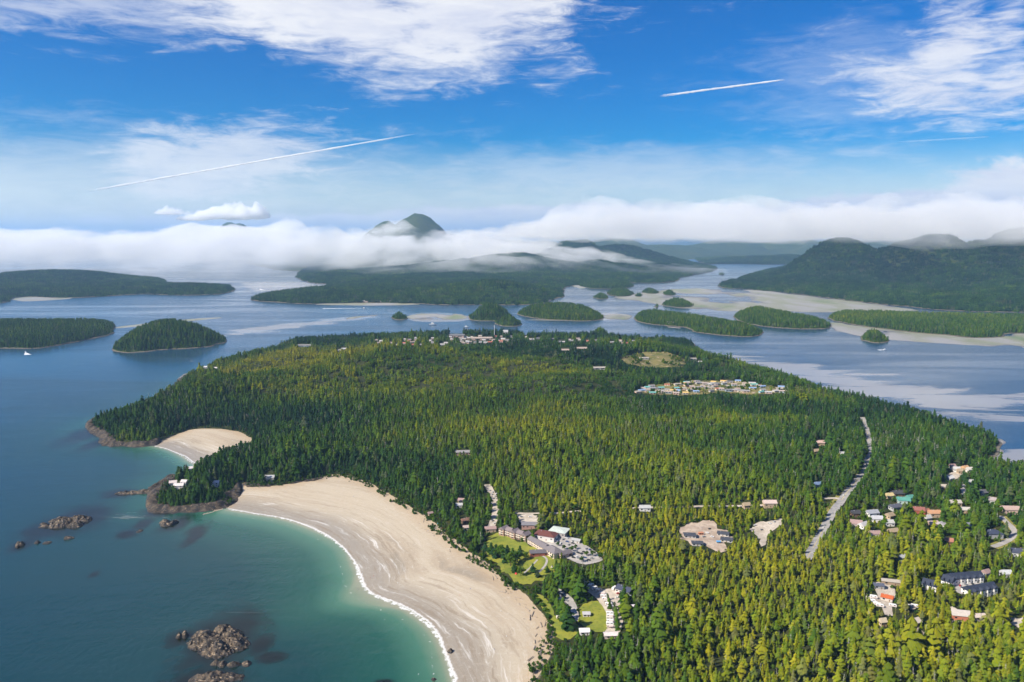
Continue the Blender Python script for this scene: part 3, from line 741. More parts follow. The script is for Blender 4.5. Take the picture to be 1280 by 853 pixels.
def drape(name, pts, mat, off, step=5.0, px=True, sm=1, ragged=0.0):
    if px:
        a = np.array(pts, float); x, y, z = ground(a[:, 0], a[:, 1]); P = np.stack([x, y], 1)
    else: P = np.asarray(pts, float)
    if sm: P = chaikin(P, sm)
    CLEAR_W.append(P)
    pts2 = []
    for a, b in zip(P, np.roll(P, -1, 0)):
        n = max(1, int(np.hypot(*(b - a)) / step))
        for k in range(n): pts2.append(a + (b - a) * k / n)
    pts2 = np.array(pts2); nb = len(pts2)
    if ragged:
        ctr = pts2.mean(0); dv = pts2 - ctr; dv = dv / (np.linalg.norm(dv, axis=1)[:, None] + 1e-6)
        pts2 = pts2 + dv * (fbm(pts2[:, 0], pts2[:, 1], 16, 3, 33) * ragged)[:, None]
    lo, hi = P.min(0), P.max(0)
    X, Y = np.meshgrid(np.arange(lo[0], hi[0], step), np.arange(lo[1], hi[1], step)); X, Y = X.ravel(), Y.ravel()
    s = sdf(P, X, Y); k = s > step * 0.45
    allp = np.concatenate([pts2, np.stack([X[k], Y[k]], 1)])
    vs, es, fs, *_ = delaunay_2d_cdt([Vector(p) for p in allp], [(i, (i + 1) % nb) for i in range(nb)], [], 1, 1e-4)
    V = np.array([(v.x, v.y) for v in vs])
    Z = land_z(V[:, 0], V[:, 1]) + off
    me = np_mesh(name, np.column_stack([V, Z]), np.array([list(f) for f in fs if len(f) == 3]), mat)
    me.flip_normals() if me.polygons[0].normal.z < 0 else None
    o = add_obj(name, me); tag(o, kind='structure')
    return o
def strip(name, pts, width, mat, off, parent=None, shift=0.0, step=6.0):
    a = np.array(pts, float); x, y, z = ground(a[:, 0], a[:, 1])
    P = chaikin(np.stack([x, y], 1), 3, False)
    Q = [P[0]]
    for q in P[1:]:
        while np.hypot(*(q - Q[-1])) > step: Q.append(Q[-1] + (q - Q[-1]) / np.hypot(*(q - Q[-1])) * step)
    Q = np.array(Q); T = np.gradient(Q, axis=0); T /= np.linalg.norm(T, axis=1)[:, None]
    N = np.stack([-T[:, 1], T[:, 0]], 1)
    cols = [-0.5, -0.17, 0.17, 0.5]
    V = []
    for c in cols:
        W = Q + N * (c * width + shift); zc = land_z(Q[:, 0], Q[:, 1])
        zc = np.maximum(zc, land_z(W[:, 0], W[:, 1])) + off
        V.append(np.column_stack([W, zc]))
    n = len(Q); V = np.concatenate(V); Fq = []
    for c in range(3):
        for i in range(n - 1): Fq.append((c * n + i, c * n + i + 1, (c + 1) * n + i + 1, (c + 1) * n + i))
    me = np_mesh(name, V, Fq, mat)
    if me.polygons[0].normal.z < 0: me.flip_normals()
    o = add_obj(name, me, parent); 
    if not parent: tag(o, kind='structure')
    return o
strip('road_verge', ROADS['highway'][0], 14, M_VERGE, 0.25, shift=-3.5)
hw = strip('highway', ROADS['highway'][0], 10.5, M_ASPH, 0.45); strip('centre_line', ROADS['highway'][0], 0.35, M_LINE, 0.5, hw)
strip('side_road', ROADS['side_road'][0], 7, M_GRAV, 0.38)
strip('road_verge', ROADS['curving_road'][0], 15, M_VERGE, 0.2); strip('curving_road', ROADS['curving_road'][0], 7.5, M_PARK, 0.4)
strip('driveway', ROADS['driveway'][0], 10, M_GRAV, 0.3); strip('lane', ROADS['back_lane'][0], 5, M_GRAV, 0.28); strip('forest_lane', ROADS['forest_lane'][0], 7, M_GRAV, 0.3)
strip('lane', ROADS['lane'][0], 5, M_GRAV, 0.3)
for k, m in (('parking_lot', M_PARK), ('gravel_yard', M_GRAV), ('lawn', M_LAWN), ('camp_lawn', M_LAWN), ('camp_green', M_LAWN), ('caravan_pitch', M_GRAV), ('building_site', M_DIRT),
             ('gravel_lot', M_GRAV), ('boat_yard', M_GRAV), ('town_lot', M_GRAV), ('terrace_court', M_PARK), ('dirt_track', M_GRAV), ('dirt_lot', M_GRAV), ('shed_yard', M_GRAV),
             ('cul_de_sac', M_PARK), ('house_lot', M_GRAV), ('trailer_park', M_ROCKY), ('rocky_clearing', M_ROCKY)):
    drape(k, CLEAR[k], m, 0.32 if k not in ('camp_green',) else 0.42, 4 if k not in ('trailer_park', 'rocky_clearing') else 9, ragged={'parking_lot': 1.5, 'terrace_court': 1.5, 'trailer_park': 22, 'rocky_clearing': 40, 'camp_green': 4, 'camp_lawn': 5}.get(k, 15.0))
drape('camp_road', CLEAR['camp_road'], M_PARK, 0.5)
strip('garden_path', [(671, 718), (680, 710), (684, 703), (683, 698), (677, 695)], 2.6, M_PARK, 0.5, step=3)
strip('garden_path', [(655, 717), (664, 709), (672, 700)], 2.2, M_PARK, 0.5, step=3)

# ------------------------------------------------------------------ buildings
PAL = {}
def paint(col, rough=0.7):
    k = tuple(col)
    if k not in PAL: PAL[k] = mat_simple('paint_%d' % len(PAL), col, rough, 0.3, 0.10, 0.9)
    return PAL[k]
def roof_mat(col):
    k = ('roof',) + tuple(col)
    if k not in PAL:
        m, nt, out = new_mat('roofing_%d' % len(PAL))
        p = world_pos(nt); n = noise_t(nt, p, 0.5, 5); w = noise_t(nt, mapping(nt, p, scale=(0.2, 0.2, 4)), 1.5, 3)
        c = mixc(nt, n, tuple(v * 0.75 for v in col), tuple(min(1, v * 1.25) for v in col))
        c = mixc(nt, sstep(nt, w, 0.5, 0.62, 0, 0.25), c, tuple(v * 0.55 for v in col))
        pbsdf(nt, out, c, 0.75, 0.3); PAL[k] = m
    return PAL[k]
M_GLASS, _nt, _o = new_mat('window_glass'); pbsdf(_nt, _o, (0.02, 0.028, 0.035), 0.12, 0.5)
M_DOOR = mat_simple('door_wood', (0.16, 0.09, 0.05))
M_TYRE = mat_simple('tyre_rubber', (0.02, 0.02, 0.02))
class MB:
    def __init__(s): s.v = []; s.f = []
    def box(s, c, d, rz=0.0):
        n = len(s.v); cx, cy_, cz = c; a, b, h = d[0] / 2, d[1] / 2, d[2] / 2; co, si = math.cos(rz), math.sin(rz)
        for z in (-h, h):
            for x, y in ((-a, -b), (a, -b), (a, b), (-a, b)): s.v.append((cx + x * co - y * si, cy_ + x * si + y * co, cz + z))
        s.f += [tuple(n + i for i in q) for q in ((3, 2, 1, 0), (4, 5, 6, 7), (0, 1, 5, 4), (1, 2, 6, 5), (2, 3, 7, 6), (3, 0, 4, 7))]
        return s
    def poly(s, pts): n = len(s.v); s.v += [tuple(p) for p in pts]; s.f.append(tuple(range(n, n + len(pts)))); return s
    def cyl(s, p, q, r, seg=8, r2=None):
        p, q = Vector(p), Vector(q); ax = (q - p).normalized(); u = ax.orthogonal().normalized(); w = ax.cross(u); n = len(s.v); r2 = r if r2 is None else r2
        for c, rr in ((p, r), (q, r2)):
            for k in range(seg):
                a = 2 * math.pi * k / seg; s.v.append(tuple(c + (u * math.cos(a) + w * math.sin(a)) * rr))
        for k in range(seg): s.f.append((n + k, n + (k + 1) % seg, n + seg + (k + 1) % seg, n + seg + k))
        s.f.append(tuple(n + k for k in reversed(range(seg)))); s.f.append(tuple(n + seg + k for k in range(seg)))
        return s
    def mesh(s, name, mat):
        me = bpy.data.meshes.new(name); me.from_pydata(s.v, [], s.f); me.materials.append(mat); me.update(); return me
def mask_rect(x, y, z, w, h):
    """keep trees from hiding a building of this width and height"""
    HOUSE_W.append((x, y, w))
    for f in ((0.55, 0.9) if y < 1700 else (0.9,)):
        ux, uy = proj(x, y, z + h * f); r = 0.45 * w * F / y
        mask_poly([(ux - r, uy - 2), (ux + r, uy - 2), (ux + r, uy + 2), (ux - r, uy + 2)])
def block_parts(e, ox, oy, w, d, h, rh, wall, roof, rtype='gable', across=False, oz=0.0, wins=(2, 2), door=False, storeys=1, over=0.6):
    """one block of a building: wall, roof, windows, door; ridge runs along local x (along y when across)"""
    z0, z1 = oz - 2.0, oz + h
    if across: a, b = d / 2, w / 2
    else: a, b = w / 2, d / 2
    def L(x, y, z): return (ox - y, oy + x, z) if across else (ox + x, oy + y, z)
    m = MB(); q = [(-a, -b), (a, -b), (a, b), (-a, b)]
    top = rh if rtype == 'gable' else 0
    for i in range(4):
        p, r = q[i], q[(i + 1) % 4]
        if rtype == 'gable' and i in (1, 3): m.poly([L(*p, z0), L(*r, z0), L(*r, z1), L(p[0], 0, z1 + rh * 0.97), L(*p, z1)])
        else: m.poly([L(*p, z0), L(*r, z0), L(*r, z1), L(*p, z1)])
    m.poly([L(*p, z1 - 0.02) for p in q])
    add_obj('wall', m.mesh('wall', wall), e)
    r = MB(); A, B = a + over, b + over; t = 0.28; dz = -over * rh / b if rtype != 'flat' else 0
    if rtype == 'flat':
        c = L(0, 0, z1 + 0.25); r.box(c, (2 * (b if across else a) + 0.5, 2 * (a if across else b) + 0.5, 0.5))
    else:
        ri = a + over if rtype == 'gable' else max(0.3, a - b)
        lo_, hi_ = z1 + dz, z1 + rh
        for t_ in (0.0, t):
            pass
        Lf = [(-A, -B), (A, -B), (A, B), (-A, B)]; rd = [(-ri, 0), (ri, 0)]
        bt = [L(x, y, lo_ + 0.02) for x, y in Lf]; tp = [L(x, y, lo_ + t) for x, y in Lf]; rr = [L(x, y, hi_ + t) for x, y in rd]
        n = len(r.v); r.v += bt + tp + rr
        r.f += [(3, 2, 1, 0), (0, 1, 5, 4), (1, 2, 6, 5), (2, 3, 7, 6), (3, 0, 4, 7), (4, 5, 9, 8), (6, 7, 8, 9), (5, 6, 9), (7, 4, 8)]
    add_obj('roof', r.mesh('roof', roof), e)
    for st in range(storeys):
        zc = oz + (st + 0.55) * h / storeys
        for side, n, half, dist in (('f', wins[0], a, b), ('s', wins[1], b, a)):
            for sg in (-1, 1) if side == 's' else (-1,):
                for k in range(n):
                    u = (k + 0.5) / n * 2 * half - half
                    dd = door and side == 'f' and st == 0 and k == n // 2
                    ww, wh = (1.0, 2.1) if dd else (min(2.2, 2 * half / n * 0.5), 1.35)
                    zz = oz + 1.05 if dd else zc
                    fx = [(-ww / 2, -wh / 2), (ww / 2, -wh / 2), (ww / 2, wh / 2), (-ww / 2, wh / 2)]
                    wm = MB(); pts0 = []; pts1 = []
                    for x, z in fx:
                        if side == 'f': pts0.append(L(u + x, -dist - 0.08, zz + z)); pts1.append(L(u + x, -dist + 0.1, zz + z))
                        else: pts0.append(L(sg * (dist + 0.08), u + x * sg, zz + z)); pts1.append(L(sg * (dist - 0.1), u + x * sg, zz + z))
                    wm.poly(pts0)
                    for i in range(4): wm.poly([pts0[(i + 1) % 4], pts0[i], pts1[i], pts1[(i + 1) % 4]])
                    add_obj('door' if dd else 'window', wm.mesh('door' if dd else 'window', M_DOOR if dd else M_GLASS), e)
N_B = [0]
def building(name, px, py, w, d, h, rh, rz, wall, roof, label, cat='house', group=None, rtype='gable', across=False, wins=(2, 1), door=True, storeys=1, chimney=False, mask=True):
    x, y, z = [float(v) for v in ground(px, py)]
    e = add_obj(name, None, loc=(x, y, z + 0.2), rz=rz); tag(e, label, cat, group)
    block_parts(e, 0, 0, w, d, h, rh, paint(wall), roof_mat(roof), rtype, across, 0, wins, door, storeys)
    if chimney: add_obj('chimney', MB().box((w * 0.2, d * 0.12, h + rh * 0.8), (0.9, 0.9, 2.2)).mesh('chimney', paint((0.25, 0.13, 0.1))), next(c for c in e.children if c.name.startswith('roof')))
    if w > 9: add_obj('roof_vent', MB().cyl((-w * 0.22, -d * 0.1, h + rh * 0.6), (-w * 0.22, -d * 0.1, h + rh + 0.6), 0.22, 6).mesh('roof_vent', paint((0.5, 0.5, 0.5))), next(c for c in e.children if c.name.startswith('roof')))
    if mask: mask_rect(x, y, z, max(w, d), h + rh)
    return e
def line_px(p1, p2):
    a = ground(*p1); b = ground(*p2)
    return (float(a[0] + b[0]) / 2, float(a[1] + b[1]) / 2, float(a[2] + b[2]) / 2, math.hypot(b[0] - a[0], b[1] - a[1]), math.atan2(b[1] - a[1], b[0] - a[0]))
WHT, CRM, GRY, BRN, TAN, BLU, RED_, PNK = (0.72, 0.70, 0.66), (0.60, 0.52, 0.40), (0.36, 0.36, 0.35), (0.20, 0.12, 0.075), (0.45, 0.34, 0.23), (0.20, 0.30, 0.40), (0.36, 0.10, 0.06), (0.62, 0.42, 0.36)
R_DK, R_NAVY, R_GRY, R_BRN, R_RED, R_TEAL, R_PAL, R_PINK, R_TAN, R_ORG = (0.055, 0.055, 0.06), (0.030, 0.038, 0.062), (0.17, 0.16, 0.16), (0.13, 0.075, 0.05), (0.20, 0.055, 0.035), (0.09, 0.27, 0.22), (0.42, 0.42, 0.41), (0.32, 0.22, 0.20), (0.35, 0.27, 0.18), (0.42, 0.10, 0.03)

# --- the beach resort
x, y, z, Ln, a = line_px((624, 669), (658, 677.5))
e = add_obj('resort_building', None, loc=(x, y, z + 0.2), rz=a)
tag(e, 'stepped three-storey resort row with mauve-grey gables facing the beach', 'building')
for k in range(5):
    u = (k - 2) * Ln / 5
    block_parts(e, u, (k % 2) * 1.6 + 4.5, Ln / 5 - 0.3, 11, 8.2 - 0.5 * (k % 2), 2.6, paint((0.34, 0.22, 0.16)), roof_mat((0.21, 0.17, 0.17)), 'gable', k % 2 == 0, 0, (2, 1), False, 3)
    for zb in (3.0, 5.7):
        bl = add_obj('balcony', MB().box((u, -1.7 + (k % 2) * 1.6, zb), (Ln / 5 - 2, 1.4, 0.25)).mesh('balcony', paint((0.60, 0.50, 0.40))), e)
        add_obj('railing', MB().box((u, -2.3 + (k % 2) * 1.6, zb + .6), (Ln / 5 - 2, 0.12, 0.9)).mesh('railing', paint((0.66, 0.58, 0.48))), bl)
mask_rect(x, y + 4, z, Ln, 10)
x, y, z, Ln, a = line_px((659, 679), (697, 700.5))
e = add_obj('resort_building', None, loc=(x, y, z + 0.2), rz=a)
tag(e, 'long grey-roofed resort wing angled between the lawn and the car park', 'building')
for k, (f, wd, hh) in enumerate(((-0.36, 10, 5.5), (-0.08, 11, 5.5), (0.25, 14, 6.5))):
    block_parts(e, f * Ln, 5, Ln * (0.27, 0.28, 0.36)[k], wd, hh, (2.6, 2.8, 3.8)[k], paint((0.58, 0.47, 0.38)), roof_mat((0.17, 0.15, 0.155)), 'gable' if k < 2 else 'hip', False, 0, (5, 1), k == 1, 2)
block_parts(e, 0.44 * Ln, 13, 10, 16, 5, 2.4, paint((0.5, 0.36, 0.28)), roof_mat((0.15, 0.13, 0.135)), 'gable', True, 0, (2, 2), False, 1)
mask_rect(x, y + 4, z, Ln * 0.8, 9)
building('resort_building', 674, 694, 22, 9, 4.2, 2.4, 0.12, (0.33, 0.10, 0.07), (0.12, 0.11, 0.12), 'low red-brown walled wing jutting from the resort onto the lawn', 'building', wins=(3, 1))
building('meeting_hall', 683, 672.5, 27, 19, 5.5, 3.2, -0.42, (0.62, 0.58, 0.54), (0.135, 0.048, 0.038), 'white-walled hall with a dark red roof beside the resort car park', 'building', rtype='hip', wins=(4, 2))
building('pool_hall', 699, 667.5, 22, 19, 5.0, 1.2, -0.42, (0.36, 0.32, 0.30), (0.50, 0.55, 0.49), 'pale green flat-roofed hall behind the dark red roof', 'building', rtype='hip', wins=(4, 2))
building('service_building', 662, 659.5, 20, 12, 5.0, 1.4, -0.05, (0.42, 0.25, 0.2), (0.20, 0.19, 0.20), 'grey-roofed service building at the edge of the gravel yard', 'building', wins=(4, 1))
building('storage_shed', 720.5, 678, 11, 7, 3.2, 1.4, -0.5, (0.45, 0.43, 0.4), (0.36, 0.36, 0.35), 'small pale-roofed shed on the far side of the car park', 'shed')
building('cottage', 582, 654, 10, 9, 4, 2.6, 0.4, BRN, (0.20, 0.11, 0.08), 'brown cottage among the trees behind the beach', 'cottage', chimney=True)
building('cottage', 583, 662, 8, 7, 3.4, 2.0, 0.2, (0.62, 0.55, 0.48), (0.42, 0.33, 0.29), 'pink-grey roofed cottage nearest the sand below the brown one', 'cottage')
building('cottage', 577, 628, 9, 8, 3.6, 2.2, -0.2, TAN, R_PINK, 'pinkish cottage in the trees above the beach', 'cottage')
building('cottage', 574, 634, 9, 7, 3.6, 2.0, 0.1, WHT, R_PAL, 'pale-roofed cottage just below the pinkish one', 'cottage')
building('cottage', 613, 664, 14, 9, 4, 2.0, 0.1, TAN, R_PINK, 'tan lodge cottage at the foot of the driveway', 'cottage')
building('cottage', 538, 644, 6, 5, 3, 1.6, 0.5, TAN, R_PINK, 'little hut on the dune edge beside the sand', 'hut')
building('lodge', 579, 568.5, 26, 10, 5, 2.4, 0.05, (0.33, 0.25, 0.2), (0.25, 0.24, 0.24), 'long grey-roofed lodge alone in the forest', 'building', wins=(6, 1))

# --- campground buildings
building('camp_office', 781, 741, 17, 11, 4.2, 3.0, -0.72, (0.55, 0.52, 0.48), (0.045, 0.052, 0.085), 'camp office with a dark navy gable roof by the caravan pitches', 'building', wins=(4, 1))
building('camp_cabin', 790.5, 762, 12, 6, 3.2, 1.6, 0.15, (0.55, 0.35, 0.32), (0.66, 0.60, 0.62), 'pink-walled cabin with a white roof below the camp office', 'cabin')
building('camp_house', 807, 780, 16, 11, 4, 2.4, 0.1, (0.55, 0.48, 0.4), (0.40, 0.33, 0.29), 'sprawling tan house with a teal tarpaulin beside the forest', 'house', chimney=True)
building('camp_house', 815, 778.5, 7, 6, 2.6, 1.2, 0.1, (0.25, 0.5, 0.46), R_TEAL, 'small teal outbuilding joined to the tan camp house', 'shed')
building('wash_house', 733, 770, 7, 6, 2.8, 1.3, 0.0, (0.55, 0.5, 0.46), (0.42, 0.41, 0.42), 'small grey wash house alone on the camp green', 'shed')
building('camp_cabin', 730.5, 792, 9, 8, 3.2, 1.8, 0.05, WHT, (0.66, 0.64, 0.62), 'white-roofed cabin at the foot of the camp green', 'cabin')
building('camp_cabin', 764, 796.5, 13, 7, 3.0, 1.4, 0.05, (0.6, 0.5, 0.45), (0.60, 0.54, 0.52), 'pale cabin at the lower end of the caravan rows', 'cabin')

# --- headland lodge and shore houses
for px, py, w, d, rz, wc, rc, lb in (
    (216, 607, 12, 9, 0.3, WHT, (0.55, 0.48, 0.46), 'pale pink-roofed lodge on the rocky headland tip'), (224, 610.5, 14, 9, 0.1, (0.66, 0.6, 0.56), (0.60, 0.55, 0.53), 'wide white lodge in front on the rocky headland'),
    (231, 606, 9, 8, -0.2, WHT, (0.50, 0.46, 0.45), 'small pale house behind the wide white headland lodge'), (269, 607, 11, 9, 0.2, WHT, (0.55, 0.50, 0.5), 'white house among trees in the middle of the headland'),
    (239, 589, 9, 7, 0.3, WHT, (0.6, 0.55, 0.55), 'little white house above the cove sand'), (336, 597, 18, 10, 0.05, (0.5, 0.45, 0.4), (0.36, 0.36, 0.36), 'long grey-roofed house above the rocks at the beach end'),
    (257, 461, 12, 9, 0.2, WHT, (0.6, 0.58, 0.55), 'white house by the small sandy spit beyond the point'), (269, 462.5, 13, 9, 0.0, WHT, (0.58, 0.56, 0.54), 'pale house in trees next to the small sandy spit')):
    building('shore_house', px, py, w, d, 5.0, 2.6, rz, wc, rc, lb, 'house', storeys=2)

# --- houses in the wood on the right
HOUSES = [
    (1122, 620, 15, 11, 0.1, BRN, R_DK, 'black-roofed house behind the teal roof'), (1111, 623, 11, 8, 0.2, TAN, (0.5, 0.4, 0.2), 'small mustard-roofed house beside the black roof'),
    (1129, 629.5, 16, 12, -0.2, (0.4, 0.5, 0.45), R_TEAL, 'big house with a bright teal metal roof'), (1137, 625.5, 9, 8, 0.3, WHT, R_TEAL, 'small teal-roofed annex beside the bright teal house'),
    (1119, 637, 15, 10, 0.3, GRY, (0.09, 0.095, 0.12), 'slate-roofed house below the teal roof'), (1147, 642, 16, 11, -0.3, RED_, (0.25, 0.10, 0.08), 'dark red house with a red-brown roof'),
    (1156, 643, 10, 8, 0.1, RED_, (0.30, 0.13, 0.09), 'small red-brown house against the dark red one'), (1169, 646, 17, 10, 0.0, TAN, (0.46, 0.25, 0.14), 'orange-brown roofed bungalow between leafy trees'),
    (1090, 644.5, 15, 10, 0.2, WHT, (0.30, 0.31, 0.34), 'white house with blue-grey roof close to the highway'), (1096, 652, 13, 9, -0.1, WHT, (0.42, 0.42, 0.44), 'white bungalow below the blue-grey roof'),
    (1069, 645, 11, 9, 0.1, BRN, R_DK, 'small black-roofed house right beside the highway'), (1070, 657.5, 14, 12, -0.3, (0.5, 0.42, 0.38), R_PINK, 'pink-grey roofed house by the highway verge'),
    (1079, 660, 12, 9, 0.6, WHT, (0.5, 0.48, 0.48), 'white house with its gable toward the pink-grey roof'), (1112, 648, 10, 9, 0.5, TAN, R_TAN, 'tan-roofed cottage in the middle of the wood'),
    (1111, 657, 11, 8, 0.0, WHT, R_PAL, 'pale-roofed cottage below the tan one'), (1116, 668, 12, 8, 0.3, TAN, R_TAN, 'low tan house below the pale cottage'),
    (1094, 671, 13, 8, 0.0, WHT, R_PINK, 'pinkish bungalow near the bend of the highway'), (1166, 658.5, 12, 9, 0.1, TAN, (0.42, 0.32, 0.29), 'rose-roofed house paired with a white gabled one'),
    (1177, 659, 13, 11, 0.7, WHT, (0.40, 0.38, 0.40), 'white house with tall gable next to the rose roof'), (1159, 651, 8, 7, 0.3, WHT, R_PAL, 'tiny white cabin behind the rose-roofed house'),
    (1208, 661, 14, 10, 0.2, GRY, (0.20, 0.22, 0.25), 'slate-blue roofed house alone in the trees'), (1184, 680, 12, 8, -0.4, BRN, (0.34, 0.15, 0.10), 'red-brown roofed cottage deep in the trees'),
    (1240.5, 671, 19, 14, 0.0, GRY, (0.045, 0.055, 0.09), 'large navy hip-roofed house inside the road bend'), (1263, 641, 21, 13, -0.1, (0.58, 0.42, 0.35), (0.40, 0.29, 0.25), 'big rose-brown house above the road bend'),
    (1240, 628.5, 12, 9, -0.5, GRY, (0.33, 0.28, 0.27), 'mauve-grey roofed house uphill of the road bend'), (1227, 619, 13, 10, 0.3, GRY, (0.11, 0.11, 0.12), 'dark slate house near the top cul-de-sac'),
    (1207, 641, 14, 7, -0.1, TAN, (0.46, 0.43, 0.39), 'long pale bungalow in the wood'), (1193, 633, 16, 8, 0.0, TAN, (0.42, 0.38, 0.33), 'grey-tan bungalow above the rose-roofed house'),
    (1179, 612, 9, 7, 0.0, TAN, (0.45, 0.39, 0.33), 'small sandy-roofed cabin among tall trees'), (1190, 586, 9, 8, 0.2, WHT, R_PINK, 'white house at the top of the shoreside lots'),
    (1195.5, 589.5, 9, 8, -0.3, WHT, R_PAL, 'white-roofed house on the shoreside lots'), (1206, 588, 10, 8, 0.4, TAN, (0.5, 0.30, 0.16), 'orange-tan house on the shoreside lots'),
    (1212, 590, 9, 7, 0.1, WHT, (0.5, 0.47, 0.42), 'cream house at the shore end of the lots'), (1200, 592, 8, 7, 0.0, TAN, R_TAN, 'sandy cabin in the middle of the shoreside lots'),
    (1187, 601, 12, 8, 0.5, WHT, (0.62, 0.60, 0.57), 'bright white house below the shoreside lots'), (1213, 606, 8, 7, 0.0, WHT, R_PAL, 'white cabin beside the cul-de-sac'),
    (1272, 695, 17, 13, -0.2, WHT, (0.06, 0.068, 0.10), 'white two-storey house with dark roof below the road bend'), (1026, 557, 17, 10, 0.0, TAN, (0.48, 0.33, 0.28), 'pink-roofed house alone in forest west of the highway'),
    (1020, 567, 9, 7, 0.3, TAN, R_TAN, 'tan hut below the lone pink-roofed house'), (1052, 570.5, 8, 6, 0.1, WHT, R_PAL, 'white hut near the highway embankment'), (1022, 609, 10, 7, 0.2, BLU, (0.14, 0.2, 0.33), 'blue-roofed cabin lost in the forest'),
    (962, 633, 17, 9, 0.0, TAN, (0.52, 0.41, 0.36), 'pinkish workshop at the end of the forest lane'), (933, 635, 9, 7, 0.2, TAN, R_TAN, 'tan shed along the forest lane'), (1145, 797, 9, 9, 0.7, BRN, (0.42, 0.34, 0.27), 'tan-roofed cabin in the tall wood below the boat yard'),
    (1143.5, 782, 8, 8, 0.4, BRN, (0.52, 0.45, 0.38), 'small pale-roofed cabin just under the boat yard'), (1103, 782, 6, 5, 0.2, TAN, (0.5, 0.42, 0.3), 'tiny yellow-roofed hut west of the small cabins'), (1127, 701, 8, 6, 0.3, WHT, R_PAL, 'small white-roofed cabin in unbroken wood'),
    (1257, 721, 10, 8, 0.0, GRY, (0.45, 0.46, 0.46), 'grey-roofed house behind the navy-roofed terraces'), (1232, 720, 8, 7, 0.4, GRY, R_PINK, 'small mauve house at the end of the navy terrace'), (806, 638.5, 14, 6, 0.0, WHT, R_PAL, 'white roof beside the forest lane')]
for px, py, w, d, rz, wc, rc, lb in HOUSES:
    building('house', px, py, w, d, 4.6 + (w > 15) * 1.2, 2.6 + d * 0.06, rz, wc, rc, lb, 'house', rtype='hip' if 'hip' in lb else 'gable', chimney=w > 14, wins=(3, 2))

# --- navy-roofed terraces
def terrace(p1, p2, n, depth, h, label, back=True):
    x, y, z, Ln, a = line_px(p1, p2)
    e = add_obj('terrace', None, loc=(x, y, z + 0.2), rz=a); tag(e, label, 'building', 'navy-roofed terraces')
    block_parts(e, 0, depth / 2, Ln, depth, h, 4.2, paint((0.74, 0.72, 0.68)), roof_mat(R_NAVY), 'gable', False, 0, (2 * n, 2), False, 2)
    for k in range(n):
        u = (k + 0.5) / n * Ln - Ln / 2
        block_parts(e, u, 0.6, Ln / n * 0.5, 4.5, h + 0.3, 2.0, paint((0.74, 0.72, 0.68)), roof_mat(R_NAVY), 'gable', True, 0, (1, 1), True, 1, 0.35)
    mask_rect(x, y + 3, z, Ln, h + 4)
terrace((1190, 732), (1230, 727.5), 5, 13, 6.0, 'longest white terrace with navy roof and five front gables')
terrace((1214, 747.5), (1247, 742), 4, 13, 6.0, 'white terrace with navy roof across the court from the longest')
terrace((1152, 736), (1172, 740.5), 3, 12, 5.6, 'shorter navy-roofed terrace set off in the trees')
terrace((1176, 731), (1189, 735), 2, 12, 5.6, 'shortest navy-roofed pair between the other terraces')
# --- boat yard and sheds
building('workshop', 1109, 750, 11, 8, 3.4, 2.0, -0.6, (0.5, 0.45, 0.4), R_ORG, 'workshop with a bright orange-red roof in the boat yard', 'shed')
building('long_shed', 1113, 730, 18, 7, 3.6, 1.6, -0.3, (0.3, 0.22, 0.15), (0.36, 0.32, 0.27), 'long open-fronted grey shed above the boat yard', 'shed')
building('long_shed', 1098, 735, 10, 7, 3.6, 1.6, -0.2, (0.3, 0.3, 0.3), (0.08, 0.09, 0.13), 'dark blue-roofed shed at the boat yard corner', 'shed')
building('barn', 1201, 773, 18, 12, 5, 3.4, -0.25, (0.45, 0.16, 0.10), (0.46, 0.41, 0.37), 'ribbed tan-roofed barn with red end wall', 'barn', wins=(3, 1))
building('barn', 1223, 774, 12, 8, 3.6, 2.0, 0.1, (0.45, 0.4, 0.33), (0.52, 0.44, 0.38), 'smaller sand-roofed barn beside the ribbed barn', 'barn')
# --- slabs and plant on the building site
for px, py, w, d, rz, lb in ((862, 671, 14, 11, -0.1, 'dark roofed new building at the west edge of the building site'), (871.5, 681, 13, 9, -0.1, 'dark roofed new building half behind trees on the site'),
                             (904, 669, 14, 10, -0.35, 'dark roofed new building at the east edge of the building site'), (908.5, 676.5, 14, 10, -0.35, 'second dark roof next to the blue tarpaulin')):
    building('unfinished_building', px, py, w, d, 2.8, 1.2, rz, (0.45, 0.44, 0.42), (0.055, 0.06, 0.075), lb, 'building', 'new buildings on the site', wins=(3, 1))
building('site_cabin', 898, 679, 4, 3, 2.2, 0.6, 0, BLU, (0.10, 0.30, 0.55), 'bright blue site cabin between the new buildings', 'hut')
building('site_cabin', 876, 668.5, 6, 3, 2.4, 0.4, 0.2, (0.55, 0.2, 0.1), (0.50, 0.22, 0.12), 'rust-orange site container in the middle of the site', 'hut', rtype='flat')

